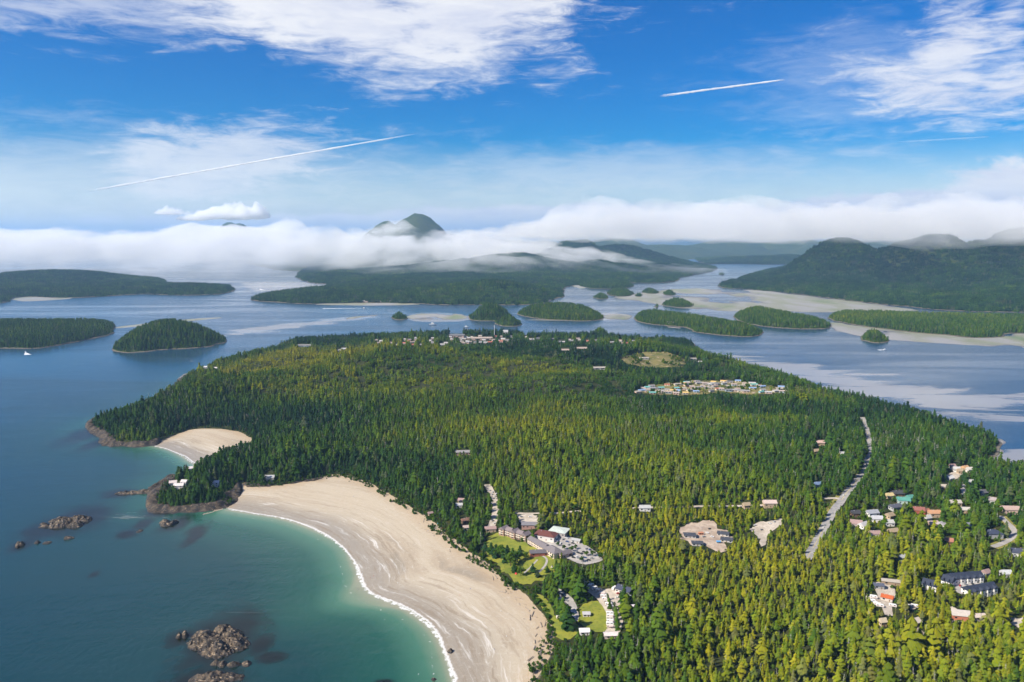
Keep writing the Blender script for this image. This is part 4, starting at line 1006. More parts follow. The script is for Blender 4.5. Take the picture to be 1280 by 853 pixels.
# --- distant trailer park and town (a few pixels each: wall and roof)
SM_W = [(0.40, 0.38, 0.36), (0.42, 0.38, 0.33), (0.5, 0.36, 0.3), (0.35, 0.42, 0.46), (0.62, 0.55, 0.4)]
SM_R = [(0.40, 0.39, 0.38), (0.33, 0.30, 0.26), (0.26, 0.25, 0.25), (0.36, 0.29, 0.25), (0.14, 0.36, 0.32), (0.20, 0.30, 0.48), (0.40, 0.14, 0.10), (0.16, 0.16, 0.17), (0.55, 0.38, 0.14)]
SM_RN = ['white', 'cream', 'grey', 'tan', 'teal', 'blue', 'red', 'charcoal', 'mustard']
SM_CACHE = {}
def small_house(name, x, y, z, w, d, h, rh, rz, wi, ri, label, cat, group, mask=True):
    e = add_obj(name, None, loc=(x, y, z + 0.2), rz=rz); tag(e, label, cat, group); e.scale = (w, d, h)
    if 'w' not in SM_CACHE:
        m = MB(); q = [(-.5, -.5), (.5, -.5), (.5, .5), (-.5, .5)]
        for i in range(4):
            p, r = q[i], q[(i + 1) % 4]
            if i in (1, 3): m.poly([(*p, -.4), (*r, -.4), (*r, 1), (p[0], 0, 1.46), (*p, 1)])
            else: m.poly([(*p, -.4), (*r, -.4), (*r, 1), (*p, 1)])
        SM_CACHE['w'] = m
        r = MB(); r.v = [(-.55, -.56, .93), (.55, -.56, .93), (.55, .56, .93), (-.55, .56, .93), (-.55, 0, 1.55), (.55, 0, 1.55)]; r.f = [(3, 2, 1, 0), (0, 1, 5, 4), (2, 3, 4, 5), (1, 2, 5), (3, 0, 4)]
        SM_CACHE['r'] = r
        SM_CACHE['g'] = MB().box((-0.2, -0.505, 0.55), (0.24, 0.03, 0.4)).mesh('window', M_GLASS)
    for key, idx, mt, nm in (('w', wi, lambda: paint(SM_W[wi]), 'wall'), ('r', ri, lambda: roof_mat(SM_R[ri]), 'roof')):
        ck = (key, idx)
        if ck not in SM_CACHE: SM_CACHE[ck] = SM_CACHE[key].mesh(nm, mt())
        add_obj(nm, SM_CACHE[ck], e)
    add_obj('window', SM_CACHE['g'], e); g2 = add_obj('window', SM_CACHE['g'], e); g2.location = (0.45, 0, 0)
    if mask: mask_rect(x, y, z, w, h * 1.4)
TP = np.array(CLEAR['trailer_park'], float); rr = random.Random(5); placed = []
tries = 0
while len(placed) < 74 and tries < 4000:
    tries += 1
    px, py = rr.uniform(788, 984), rr.uniform(476, 494)
    if sdf(TP, np.array([px]), np.array([py]))[0] < 0.6 or any(abs(px - a) < 3.6 and abs(py - b) < 2.0 for a, b in placed): continue
    placed.append((px, py)); x, y, z = [float(v) for v in ground(px, py)]
    ri = rr.choice([0, 0, 1, 1, 2, 2, 3, 3, 3, 4, 5, 6, 7, 8])
    small_house('trailer_home', x, y, z, rr.uniform(10, 17), rr.uniform(6, 9), rr.uniform(3.0, 4.4), 2, rr.uniform(-0.5, 0.5), rr.randrange(5), ri,
                '%s-roofed trailer home in the distant clearing near the channel' % SM_RN[ri], 'trailer', SM_RN[ri] + '-roofed homes in the distant clearing')
TOWN = [[(452, 428), (500, 423.5), (560, 421.5), (625, 421), (682, 424), (640, 430), (560, 432), (490, 435)], [(690, 425), (760, 424), (800, 428), (760, 436), (700, 434)]]
town_p = []
for T_, n in zip(TOWN, (52, 14)):
    T_ = np.array(T_, float); tries = 0; c = 0
    while c < n and tries < 4000:
        tries += 1
        px, py = rr.uniform(*sorted((T_[:, 0].min(), T_[:, 0].max()))), rr.uniform(T_[:, 1].min(), T_[:, 1].max())
        if px < 560 and rr.random() < 0.55: continue
        if sdf(T_, np.array([px]), np.array([py]))[0] < 0 or any(abs(px - a) < 3.2 and abs(py - b) < 1.1 for a, b in town_p): continue
        town_p.append((px, py)); c += 1; x, y, z = [float(v) for v in ground(px, py)]
        ri = rr.choice([0, 0, 1, 1, 2, 3, 3, 6, 7])
        small_house('town_house', x, y, z, rr.uniform(10, 16), rr.uniform(8, 10), rr.uniform(4, 5.5), 3, rr.uniform(-0.5, 0.5), rr.randrange(3), ri,
                    '%s-roofed house in the town at the far end of the peninsula' % SM_RN[ri], 'house', SM_RN[ri] + '-roofed town houses')
for px, py, w, d, h, wi, ri, lb in ((602, 425.5, 74, 16, 8, 2, 3, 'long pink school building in the far town'), (570, 421.5, 60, 14, 8, 2, 7, 'long dark-roofed hall at the edge of the far town'), (632, 419.5, 18, 12, 14, 0, 0, 'tall white hotel on the town waterfront'),
                                (430, 438.5, 16, 11, 6, 0, 0, 'white house in forest west of the town'), (424, 439.5, 12, 9, 5, 0, 1, 'cream house in forest west of the town'), (707, 440, 30, 14, 6, 0, 3, 'broad pale building south of the harbour'),
                                (727, 438, 44, 14, 6, 2, 3, 'long pinkish building south of the harbour'), (749, 457, 34, 14, 5, 0, 1, 'lone cream building in the forest below the rocky clearing'), (381, 433.5, 50, 12, 5, 3, 2, 'long grey lodge on the dark wooded point'),
                                (552, 433, 22, 10, 5, 0, 0, 'white house where the forest meets the town'), (805, 447, 26, 10, 4, 0, 1, 'cream shed on the upper edge of the rocky clearing'), (866, 450, 20, 9, 4, 0, 1, 'cream shed on the shore track past the rocky clearing'), (874, 454, 18, 8, 4, 0, 0, 'white shed on the shore track past the rocky clearing')):
    x, y, z = [float(v) for v in ground(px, py)]
    small_house('town_building', x, y, z, w, d, h, 3, 0.05, wi, ri, lb, 'building', None)

# ------------------------------------------------------------------ trees
def mat_foliage():
    m, nt, out = new_mat('foliage')
    tint = attr(nt, 'tint', 'INSTANCER').outputs['Fac']
    tv = attr(nt, 'tv').outputs['Fac']
    rnd = nt.nodes.new('ShaderNodeObjectInfo').outputs['Random']
    t = mth(nt, 'MULTIPLY_ADD', mth(nt, 'SUBTRACT', rnd, 0.5), 0.26, tint)
    t = mth(nt, 'MULTIPLY_ADD', mth(nt, 'SUBTRACT', tv, 0.5), 0.30, t)
    c = ramp(nt, t, [(0.0, (0.014, 0.036, 0.016)), (0.25, (0.034, 0.080, 0.013)), (0.5, (0.068, 0.118, 0.012)), (0.72, (0.136, 0.170, 0.012)), (1.0, (0.24, 0.225, 0.014))])
    r2 = mth(nt, 'FRACT', mth(nt, 'MULTIPLY', rnd, 37.7))
    c = mixc(nt, sstep(nt, r2, 0.84, 0.98, 0, 0.6), c, (0.095, 0.098, 0.062))      # a few grey-green, lichened trees
    hs = nd(nt, 'ShaderNodeHueSaturation', {'Color': c, 'Value': mth(nt, 'MULTIPLY_ADD', mth(nt, 'FRACT', mth(nt, 'MULTIPLY', rnd, 91.3)), 0.5, 0.75)})
    b = nd(nt, 'ShaderNodeBsdfDiffuse', {0: hs.outputs[0], 1: 0.5})
    tr = nd(nt, 'ShaderNodeBsdfTranslucent', {0: hs.outputs[0]})
    mx_ = nd(nt, 'ShaderNodeMixShader', {0: 0.06, 1: b.outputs[0], 2: tr.outputs[0]})
    nt.links.new(mx_.outputs[0], out.inputs['Surface'])
    return m
def mat_broadleaf():
    m, nt, out = new_mat('broadleaf_foliage')
    tv = attr(nt, 'tv').outputs['Fac']
    rnd = nt.nodes.new('ShaderNodeObjectInfo').outputs['Random']
    c = ramp(nt, mth(nt, 'MULTIPLY_ADD', tv, 0.35, mth(nt, 'MULTIPLY', rnd, 0.65)), [(0.0, (0.026, 0.062, 0.010)), (0.5, (0.052, 0.110, 0.012)), (1.0, (0.100, 0.155, 0.018))])
    b = nd(nt, 'ShaderNodeBsdfDiffuse', {0: c, 1: 0.5})
    tr = nd(nt, 'ShaderNodeBsdfTranslucent', {0: c})
    mx_ = nd(nt, 'ShaderNodeMixShader', {0: 0.2, 1: b.outputs[0], 2: tr.outputs[0]})
    nt.links.new(mx_.outputs[0], out.inputs['Surface'])
    return m
M_FOL, M_BROAD = mat_foliage(), mat_broadleaf()
M_BARK = mat_simple('bark', (0.10, 0.075, 0.055), 0.9, 0.1, 0.3, 1.5)
M_SNAG = mat_simple('weathered_wood', (0.33, 0.31, 0.28), 0.9, 0.1, 0.3, 0.8)

class TM:
    """collects triangles with a material slot and a tone value per vertex"""
    def __init__(s): s.v = []; s.f = []; s.m = []; s.t = []
    def tri(s, a, b, c, m=0, t=0.5):
        n = len(s.v); s.v += [a, b, c]; s.f.append((n, n + 1, n + 2)); s.m.append(m); s.t += [t, t, t]
    def build(s, name, mats, sm=False):
        me = np_mesh(name, s.v, s.f, None, {'tv': s.t}, sm)
        for m in mats: me.materials.append(m)
        me.polygons.foreach_set('material_index', np.array(s.m, np.int32))
        return me
    def merge(s, o, M, t_add=0.0):
        n = len(s.v)
        s.v += [tuple(M @ Vector(p)) for p in o.v]; s.f += [(a + n, b + n, c + n) for a, b, c in o.f]; s.m += o.m
        s.t += [x + t_add for x in o.t]
def conifer(rg, R=0.15, tiers=12, per=8, droop=0.05, base=0.10, irregular=0.35, power=0.85, core=True, top_gap=0.0):
    T = TM(); H = 1.0
    if core:
        n = 6
        for k in range(n):
            a, b = 2 * math.pi * k / n, 2 * math.pi * (k + 1) / n
            r = R * 0.5
            T.tri((r * math.cos(a), r * math.sin(a), base), (r * math.cos(b), r * math.sin(b), base), (0, 0, 0.93), 0, 0.15)
    for i in range(tiers):
        f = (i + rg.uniform(-0.25, 0.25)) / tiers
        z = base + 0.04 + (1 - base - 0.05) * f
        rr = R * (1 - f * 0.97) ** power * (1 + irregular * rg.uniform(-1, 1))
        if f < 0.18: rr *= 0.65 + 1.9 * f
        m = max(4, int(per * (1 - 0.45 * f)))
        a0 = rg.uniform(0, 6.28)
        for k in range(m):
            if rg.random() < 0.07: continue
            a = a0 + 2 * math.pi * k / m + rg.uniform(-0.3, 0.3)
            L = rr * rg.uniform(0.65, 1.25); w = (math.pi / m) * rr * rg.uniform(0.9, 1.35)
            ca, sa = math.cos(a), math.sin(a)
            dr = droop * rg.uniform(0.5, 1.5) * (0.4 + rr / R)
            zz = z + rg.uniform(-0.015, 0.015)
            A = (0.08 * L * ca, 0.08 * L * sa, zz + 0.045)
            tip = (L * ca, L * sa, zz - dr)
            ml = (0.62 * L * ca - w * sa, 0.62 * L * sa + w * ca, zz - dr * 0.75)
            mr = (0.62 * L * ca + w * sa, 0.62 * L * sa - w * ca, zz - dr * 0.75)
            t = 0.3 + 0.45 * rg.random() + 0.2 * f
            T.tri(A, mr, tip, 0, t); T.tri(A, tip, ml, 0, t)
    T.tri((0.012, 0, 0.90), (-0.008, 0.01, 0.90), (0, 0, 1.0), 0, 0.8); T.tri((0, -0.012, 0.90), (0.01, 0.008, 0.90), (0, 0, 1.0), 0, 0.8)
    return T
def snag(rg):
    T = conifer(rg, 0.105, 8, 6, 0.06, 0.12, 0.5, 0.6, True)
    T.v = [(x, y, z * 0.72) for x, y, z in T.v]
    n = 5
    for k in range(n):
        a, b = 2 * math.pi * k / n, 2 * math.pi * (k + 1) / n
        T.tri((.022 * math.cos(a), .022 * math.sin(a), 0.2), (.022 * math.cos(b), .022 * math.sin(b), 0.2), (0.005, 0, 1.0), 1, 0.5)
    for k in range(12):
        z = rg.uniform(0.5, 0.94); a = rg.uniform(0, 6.28); L = 0.09 * (1.15 - z) * 1.6 + 0.012
        ca, sa = math.cos(a), math.sin(a)
        T.tri((0, 0, z + 0.012), (0, 0, z - 0.010), (L * ca, L * sa, z + 0.03), 1, 0.5)
        T.tri((-.006 * sa, .006 * ca, z), (.006 * sa, -.006 * ca, z), (L * ca, L * sa, z + 0.03), 1, 0.5)
    return T
def broadleaf(rg, n=190, flat=1.0):
    """a rounded, lumpy crown of leaf clumps, unit height"""
    T = TM(); lobes = []
    for k in range(9):
        a = rg.uniform(0, 6.28); r = rg.uniform(0.05, 0.24)
        lobes.append((r * math.cos(a), r * math.sin(a), rg.uniform(0.40, 0.82), rg.uniform(0.14, 0.22)))
    for lx, ly, lz, lr in lobes:
        tl = rg.uniform(0.15, 0.85)
        for k in range(n // 9):
            u = rg.uniform(-0.5, 1); a = rg.uniform(0, 6.28); s = math.sqrt(max(0, 1 - u * u))
            nrm = Vector((s * math.cos(a), s * math.sin(a), u))
            p = Vector((lx, ly, lz)) + nrm * lr * rg.uniform(0.75, 1.08)
            t1 = nrm.orthogonal().normalized(); t1.rotate(Matrix.Rotation(rg.uniform(0, 6.28), 3, nrm)); t2 = nrm.cross(t1)
            w = rg.uniform(0.05, 0.085)
            q = [p + t1 * w + nrm * rg.uniform(-.03, .02), p + t2 * w * .8, p - t1 * w + nrm * rg.uniform(-.03, .02), p - t2 * w * .8]
            q = [tuple(v) for v in q]
            t = tl + rg.uniform(-0.15, 0.15)
            T.tri(q[0], q[1], q[2], 0, t); T.tri(q[0], q[2], q[3], 0, t)
    return T
rg = random.Random(3)
CROWNS = {
    'spire': [conifer(rg, 0.185, 11, 9, 0.09, 0.04, 0.42, 0.55) for _ in range(3)],
    'full': [conifer(rg, 0.28, 9, 10, 0.10, 0.03, 0.50, 0.42) for _ in range(3)],
    'snag': [snag(rg) for _ in range(2)],
    'broad': [broadleaf(rg) for _ in range(2)],
}
def tapered_trunk(name, r0, h, mat, seg=7):
    V = []; Fq = []
    for i, (z, r) in enumerate(((0, r0 * 1.35), (0.08 * h, r0), (0.5 * h, r0 * 0.6), (h, r0 * 0.12))):
        for k in range(seg):
            a = 2 * math.pi * k / seg; V.append((r * math.cos(a), r * math.sin(a), z))
    for i in range(3):
        for k in range(seg):
            Fq.append((i * seg + k, i * seg + (k + 1) % seg, (i + 1) * seg + (k + 1) % seg, (i + 1) * seg + k))
    return np_mesh(name, V, Fq, mat)
TRUNK = tapered_trunk('trunk', 0.016, 0.92, M_BARK); TRUNK_B = tapered_trunk('trunk_broad', 0.022, 0.62, M_BARK)
CROWN_ME = {k: [t.build('crown_' + k, [M_BROAD] if k == 'broad' else [M_FOL, M_SNAG]) for t in v] for k, v in CROWNS.items()}
FIRST = {}
def single_tree(kind, var, x, y, z, h, rz, tint, label, group, name='conifer_tree', wide=1.0):
    e = add_obj(name, None, loc=(x, y, z - 0.3), rz=rz); e.scale = (h * wide, h * wide, h)
    e.empty_display_size = 0.1
    tag(e, label, 'tree', group)
    add_obj('trunk', TRUNK_B if kind == 'broad' else TRUNK, e)
    c = add_obj('crown', CROWN_ME[kind][var], e); c['tint'] = tint
    FIRST.setdefault((kind, var), c)
    return e

# ------------------------------------------------------------------ the trees that stand alone on the lawns, and bushes
GT = random.Random(21)
for px, py, k, h, t, lb in ((709.5, 787, 'full', 27, 0.05, 'big dark conifer standing alone on the camp lawn'),):
    x, y, z = [float(v) for v in ground(px, py)]; single_tree(k, 0, x, y, z, h, 1.0, t, lb, None, 'conifer_tree', 1.15)
for px, py, h in ((607, 689, 13), (614, 693, 16), (620, 697, 18), (626, 699, 19), (632, 703, 18), (638, 708, 17), (641, 698, 14), (647, 703, 15), (634, 692, 12), (650, 694, 13), (643, 716, 13), (651, 720, 12), (657, 700, 11), (628, 690, 10), (666, 716, 12), (672, 722, 10), (684, 716, 9)):
    x, y, z = [float(v) for v in ground(px, py)]; single_tree('full' if GT.random() < .65 else 'broad', GT.randrange(2), x, y, z, h, GT.uniform(0, 6), GT.uniform(0.02, 0.3), 'dark tree on the sunny resort lawn', 'trees on the resort lawn', 'garden_tree', 1.35)
for px, py, h in ((705, 687.5, 7), (714, 690, 8), (719, 687, 7), (733, 695, 7), (741, 695.5, 8), (727, 703, 8), (751, 699, 9), (697, 683, 6)):
    x, y, z = [float(v) for v in ground(px, py)]; single_tree('broad', GT.randrange(2), x, y, z, h, GT.uniform(0, 6), 0.4, 'small leafy tree planted in the resort car park', 'trees in the resort car park', 'leafy_tree', 1.2)
for px, py, h in ((759.5, 751, 9), (761, 756, 9), (762, 761, 10), (768, 764, 11), (769.5, 770, 11), (771, 776, 11), (771.5, 782, 11), (772, 788, 11)):
    x, y, z = [float(v) for v in ground(px, py)]; single_tree('spire', GT.randrange(3), x, y, z, h, GT.uniform(0, 6), 0.35, 'narrow clipped conifer in the hedge between caravan rows', 'hedge conifers between the caravan rows', 'hedge_conifer', 1.5)
for px, py in ((668, 747), (673, 752), (678, 758), (682, 765), (685, 772), (688, 780), (690, 789)):
    x, y, z = [float(v) for v in ground(px, py)]; e = single_tree('broad', GT.randrange(2), x, y, z - 1.2, 6, GT.uniform(0, 6), 0.4, 'low bright green bush at the edge of the camp lawn', 'bushes along the camp lawn', 'bush', 2.0)
    e['category'] = 'bush'

# clumps of trees for distant woods
def clump(rg, n, radius, hmin, hmax, tiers, per, R):
    T = TM()
    for k in range(n):
        t = conifer(rg, R * rg.uniform(0.8, 1.25), tiers, per, 0.06, 0.05, 0.4, 0.7, True)
        a = rg.uniform(0, 6.28); r = radius * math.sqrt(rg.random()); h = rg.uniform(hmin, hmax)
        Mx = Matrix.Translation((r * math.cos(a), r * math.sin(a), 0)) @ Matrix.Rotation(rg.uniform(0, 6.28), 4, 'Z') @ Matrix.Diagonal((h, h, h, 1))
        T.merge(t, Mx, rg.uniform(-0.35, 0.35))
    return T
CL_MID = [clump(rg, 7, 11, 9, 16, 5, 6, 0.28) for _ in range(5)]
CL_FAR = [clump(rg, 12, 20, 14, 26, 3, 5, 0.30) for _ in range(5)]
CL_MID_ME = [t.build('clump_mid', [M_FOL, M_SNAG]) for t in CL_MID]
CL_FAR_ME = [t.build('clump_far', [M_FOL, M_SNAG]) for t in CL_FAR]

def forest_points(name, P, S, R, T, K, sources, label, cat='forest'):
    """one forest object: a cloud of points with a geometry-nodes modifier that stands one of the source crowns on each"""
    me = bpy.data.meshes.new(name); me.vertices.add(len(P)); me.vertices.foreach_set('co', np.asarray(P, np.float32).ravel())
    for k, v, ty in (('sc', S, 'FLOAT'), ('rz', R, 'FLOAT'), ('tint', T, 'FLOAT')):
        a = me.attributes.new(k, ty, 'POINT'); a.data.foreach_set('value', np.asarray(v, np.float32))
    a = me.attributes.new('kind_id', 'INT', 'POINT'); a.data.foreach_set('value', np.asarray(K, np.int32))
    o = add_obj(name, me); tag(o, label, cat, kind='stuff')
    g = bpy.data.node_groups.new(name, 'GeometryNodeTree')
    g.interface.new_socket('Geometry', in_out='INPUT', socket_type='NodeSocketGeometry')
    g.interface.new_socket('Geometry', in_out='OUTPUT', socket_type='NodeSocketGeometry')
    gi = g.nodes.new('NodeGroupInput'); go = g.nodes.new('NodeGroupOutput')
    def named(nm, ty):
        n = g.nodes.new('GeometryNodeInputNamedAttribute'); n.data_type = ty; n.inputs[0].default_value = nm
        return n.outputs[0]
    kid = named('kind_id', 'INT'); sc = named('sc', 'FLOAT'); rz = named('rz', 'FLOAT')
    cx = g.nodes.new('ShaderNodeCombineXYZ'); g.links.new(rz, cx.inputs[2])
    join = g.nodes.new('GeometryNodeJoinGeometry')
    m2p = g.nodes.new('GeometryNodeMeshToPoints'); g.links.new(gi.outputs[0], m2p.inputs[0])
    for i, src in enumerate(sources):
        cmp_ = g.nodes.new('FunctionNodeCompare'); cmp_.data_type = 'INT'; cmp_.operation = 'EQUAL'
        g.links.new(kid, cmp_.inputs[2]); cmp_.inputs[3].default_value = i
        oi = g.nodes.new('GeometryNodeObjectInfo'); oi.transform_space = 'ORIGINAL'; oi.inputs[0].default_value = src; oi.inputs[1].default_value = True
        ip = g.nodes.new('GeometryNodeInstanceOnPoints')
        g.links.new(m2p.outputs[0], ip.inputs['Points']); g.links.new(cmp_.outputs[0], ip.inputs['Selection'])
        g.links.new(oi.outputs['Geometry'], ip.inputs['Instance'])
        g.links.new(cx.outputs[0], ip.inputs['Rotation']); g.links.new(sc, ip.inputs['Scale'])
        g.links.new(ip.outputs[0], join.inputs[0])
    g.links.new(join.outputs[0], go.inputs[0])
    md = o.modifiers.new('stand_trees', 'NODES'); md.node_group = g
    return o

# ---- where trees stand on the peninsula
sp = 6.2
gx, gy = np.meshgrid(np.arange(-1450, 1950, sp), np.arange(470, 3480, sp))
gx = (gx + RNG.uniform(-0.46, 0.46, gx.shape) * sp).ravel(); gy = (gy + RNG.uniform(-0.46, 0.46, gy.shape) * sp).ravel()
ok = (np.abs(gx / gy) < 0.80) & (samp(PS, gx, gy) > 4)
gx, gy = gx[ok], gy[ok]
gz = land_z(gx, gy)
ok = gz > 2.6
gx, gy, gz = gx[ok], gy[ok], gz[ok]
qx, qy = proj(gx, gy, gz)
ok = (qx > -230) & (qx < 1510) & (qy < 1010)
gx, gy, gz, qx, qy = [a[ok] for a in (gx, gy, gz, qx, qy)]
gs = samp(PS, gx, gy)
# character of the wood: low golden bog forest inland, taller dark forest by the shore and on the near right
bog_n = fbm(gx, gy, 420, 4, 71)
def blob(px, py, r):
    x, y = gp(px, py, 15); return np.exp(-((gx - x) ** 2 + (gy - y) ** 2) / (2 * r * r))
bog = 0.50 + 0.9 * bog_n + 0.55 * blob(820, 560, 330) + 0.4 * blob(650, 500, 300) + 0.25 * blob(480, 440, 350) - 0.75 * blob(330, 560, 190) - 0.8 * blob(1150, 600, 230) - 0.5 * blob(480, 600, 140) \
      - 0.45 * blob(280, 520, 250) - 0.7 * blob(1010, 480, 260)
bog = np.clip(bog, 0, 1) * smooth(gs, 30, 160)
near_r = smooth(gy, 1000, 760) * smooth(gx, 0, 150)
patch = fbm(gx, gy, 60, 3, 77)
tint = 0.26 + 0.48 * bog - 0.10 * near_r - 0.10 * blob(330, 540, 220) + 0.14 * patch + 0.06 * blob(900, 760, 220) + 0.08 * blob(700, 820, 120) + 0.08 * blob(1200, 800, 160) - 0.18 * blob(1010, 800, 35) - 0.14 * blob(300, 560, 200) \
       + (0.45 * fbm(gx, gy, 230, 3, 84) + 0.40 * fbm(gx, gy, 620, 2, 88)) * smooth(gy, 1000, 1500)  # broad noise terms paint cloud shadow and hill shade into the canopy tint
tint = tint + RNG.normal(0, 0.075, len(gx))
hgt = (17.5 - 5.5 * bog + 5.0 * patch) * RNG.uniform(0.58, 1.28, len(gx))
hgt *= 0.55 + 0.45 * smooth(gs, 4, 26)
hgt *= 1 + 0.45 * np.clip(fbm(gx, gy, 110, 3, 66) * 2.2, -0.4, 1) * smooth(gy, 1300, 900)
for px, py, r, dens in ((1010, 800, 40, 1.2), (690, 800, 40, 1.25), (1180, 800, 120, 1.15)):
    hgt *= 1 + (dens - 1) * blob(px, py, r)
# trees never stand in front of ground or houses that the photo shows: lower them, or leave them out
def blocked(h):
    b = np.zeros(len(gx), bool)
    for f in (0.0, 0.3, 0.6, 0.95):
        ux, uy = proj(gx, gy, gz + h * f)
        w = 1.7 * (1 - f) * F / gy
        for off in (-1, 0, 1):
            i = np.round(ux + off * w).astype(int); j = np.round(uy).astype(int)
            inn = (i >= 0) & (i < 1280) & (j >= 0) & (j < 853)
            b[inn] |= MASK[j[inn], i[inn]]
    return b
alive = np.ones(len(gx), bool)
b1 = blocked(hgt); h2 = np.where(b1, hgt * 0.6, hgt); b2 = blocked(h2) & b1
h3 = np.where(b2, hgt * 0.38, h2); b3 = blocked(h3) & b2
h4 = np.where(b3, np.maximum(hgt * 0.2, 2.5), h3); b4 = blocked(h4) & b3
hgt = h4; alive &= ~b4; stunted = b3
thin = RNG.random(len(gx))
alive &= thin > 0.10 + 0.10 * (patch > 0.35)
# open woodland round houses and lots
road_d = np.full(len(gx), 1e9)
for nm, (pts, w) in ROADS.items():
    if nm in ('lane',): continue
    a = np.array(pts, float); rx, ry, rz_ = ground(a[:, 0], a[:, 1])
    road_d = np.minimum(road_d, sdf(chaikin(np.stack([rx, ry], 1), 2, False), gx, gy, closed=False) - w / 2)
hgt = np.where(RNG.random(len(gx)) < 0.04, hgt * 1.45, hgt)
alive &= road_d > 0.0
for nm, pts in CLEAR.items():
    a = np.array(pts, float); rx, ry, rz_ = ground(a[:, 0], a[:, 1])
    alive &= sdf(np.stack([rx, ry], 1), gx, gy) < 1.0
gx, gy, gz, hgt, tint, bog, gs, qx, qy, patch, stunted = [a[alive] for a in (gx, gy, gz, hgt, tint, bog, gs, qx, qy, patch, stunted)]
kr = RNG.random(len(gx)); vr = RNG.integers(0, 3, len(gx))
snag_p = 0.045 + 0.17 * np.clip(fbm(gx, gy, 90, 3, 91) * 1.8, 0, 1)
x_, y_ = gp(1000, 800, 10); snag_p = snag_p + 0.20 * np.exp(-((gx - x_) ** 2 + (gy - y_) ** 2) / (2 * 40 ** 2))
broad_p = 0.02 + 0.10 * np.clip(fbm(gx, gy, 120, 3, 95) * 2, 0, 1)
for px, py, r, q in ((600, 640, 60, 0.35), (1090, 640, 60, 0.35), (720, 655, 50, 0.4), (640, 420, 200, 0.3), (1120, 555, 60, 0.35)):
    x_, y_ = gp(px, py, 10); broad_p = broad_p + q * np.exp(-((gx - x_) ** 2 + (gy - y_) ** 2) / (2 * r ** 2))
broad_p = broad_p + 0.25 * (gs < 14) * (gy < 1600)
kind = np.where(kr < snag_p, 6 + vr % 2, np.where(kr < snag_p + broad_p, 8 + vr % 2, np.where(RNG.random(len(gx)) < 0.45 + 0.2 * patch, vr, 3 + vr)))
kind = np.where(stunted, 8 + vr % 2, kind)
hgt = np.where(kind >= 8, np.where(stunted, hgt * 1.25, np.minimum(hgt * 0.62, 13)), hgt)
KINDS_T = [('spire', 0), ('spire', 1), ('spire', 2), ('full', 0), ('full', 1), ('full', 2), ('snag', 0), ('snag', 1), ('broad', 0), ('broad', 1)]
LAB = {'spire': 'slender pointed conifer at the forest edge below the campground', 'full': 'broad shaggy conifer at the forest edge below the campground',
       'snag': 'conifer with a bare grey dead top at the forest edge', 'broad': 'rounded bright green leafy tree at the forest edge'}
# the nearest trees in view are things of their own
size = hgt / gy * ((qx > -5) & (qx < 1285) & (proj(gx, gy, gz + hgt)[1] < 850) & (qy < 875))
order = np.argsort(-size)
own = order[:285]
isown = np.zeros(len(gx), bool); isown[own] = True
for i in own:
    k, v = KINDS_T[kind[i]]
    lab_ = LAB[k]
    if k in ('spire', 'full'):
        lab_ = ('tall ' if hgt[i] > 21 else 'short ' if hgt[i] < 13 else '') + ('golden-green ' if tint[i] > 0.52 else 'dark green ' if tint[i] < 0.33 else 'mid-green ') + lab_
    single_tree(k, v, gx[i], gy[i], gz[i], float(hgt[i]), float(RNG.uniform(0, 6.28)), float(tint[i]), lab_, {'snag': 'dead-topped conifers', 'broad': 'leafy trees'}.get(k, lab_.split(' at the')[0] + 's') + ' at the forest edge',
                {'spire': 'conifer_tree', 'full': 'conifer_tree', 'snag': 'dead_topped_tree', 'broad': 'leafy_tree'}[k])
for k, v in KINDS_T:      # make sure that every kind has a first tree
    if (k, v) not in FIRST:
        i = next(j for j in order[285:] if KINDS_T[kind[j]][0] == k and not isown[j]); isown[i] = True
        single_tree(k, v, gx[i], gy[i], gz[i], float(hgt[i]), 0.0, float(tint[i]), LAB[k], k + ' trees at the forest edge')
# near trees stand singly; farther off, and away from clearings and coasts, they stand in clumps
NEAR_D = 1750
MD = MASK.copy()
for _ in range(7):
    MD[1:] |= MD[:-1].copy(); MD[:-1] |= MD[1:].copy(); MD[:, 1:] |= MD[:, :-1].copy(); MD[:, :-1] |= MD[:, 1:].copy()
ci = np.clip(np.round(qx).astype(int), 0, 1279); cj = np.clip(np.round(qy - hgt * 0.5 * F / gy).astype(int), 0, 852)
close_to_clearing = MD[cj, ci] | (gs < 22)
nm = ~isown & ((gy < NEAR_D) | close_to_clearing)
CL_MID_OB = [bpy.data.objects.new('tree_clump', m) for m in CL_MID_ME]
CL_FAR_OB = [bpy.data.objects.new('tree_clump', m) for m in CL_FAR_ME]
cp = ~isown & ~nm & (RNG.random(len(gx)) < 0.17)
Pn = np.stack([gx, gy, gz - 0.3], 1)
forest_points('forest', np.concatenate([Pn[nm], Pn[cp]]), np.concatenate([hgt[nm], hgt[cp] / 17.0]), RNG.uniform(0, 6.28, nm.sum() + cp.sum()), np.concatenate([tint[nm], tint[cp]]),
              np.concatenate([kind[nm], 10 + RNG.integers(0, 5, cp.sum())]), [FIRST[k] for k in KINDS_T] + CL_MID_OB, 'dense green and golden conifer forest covering the peninsula')
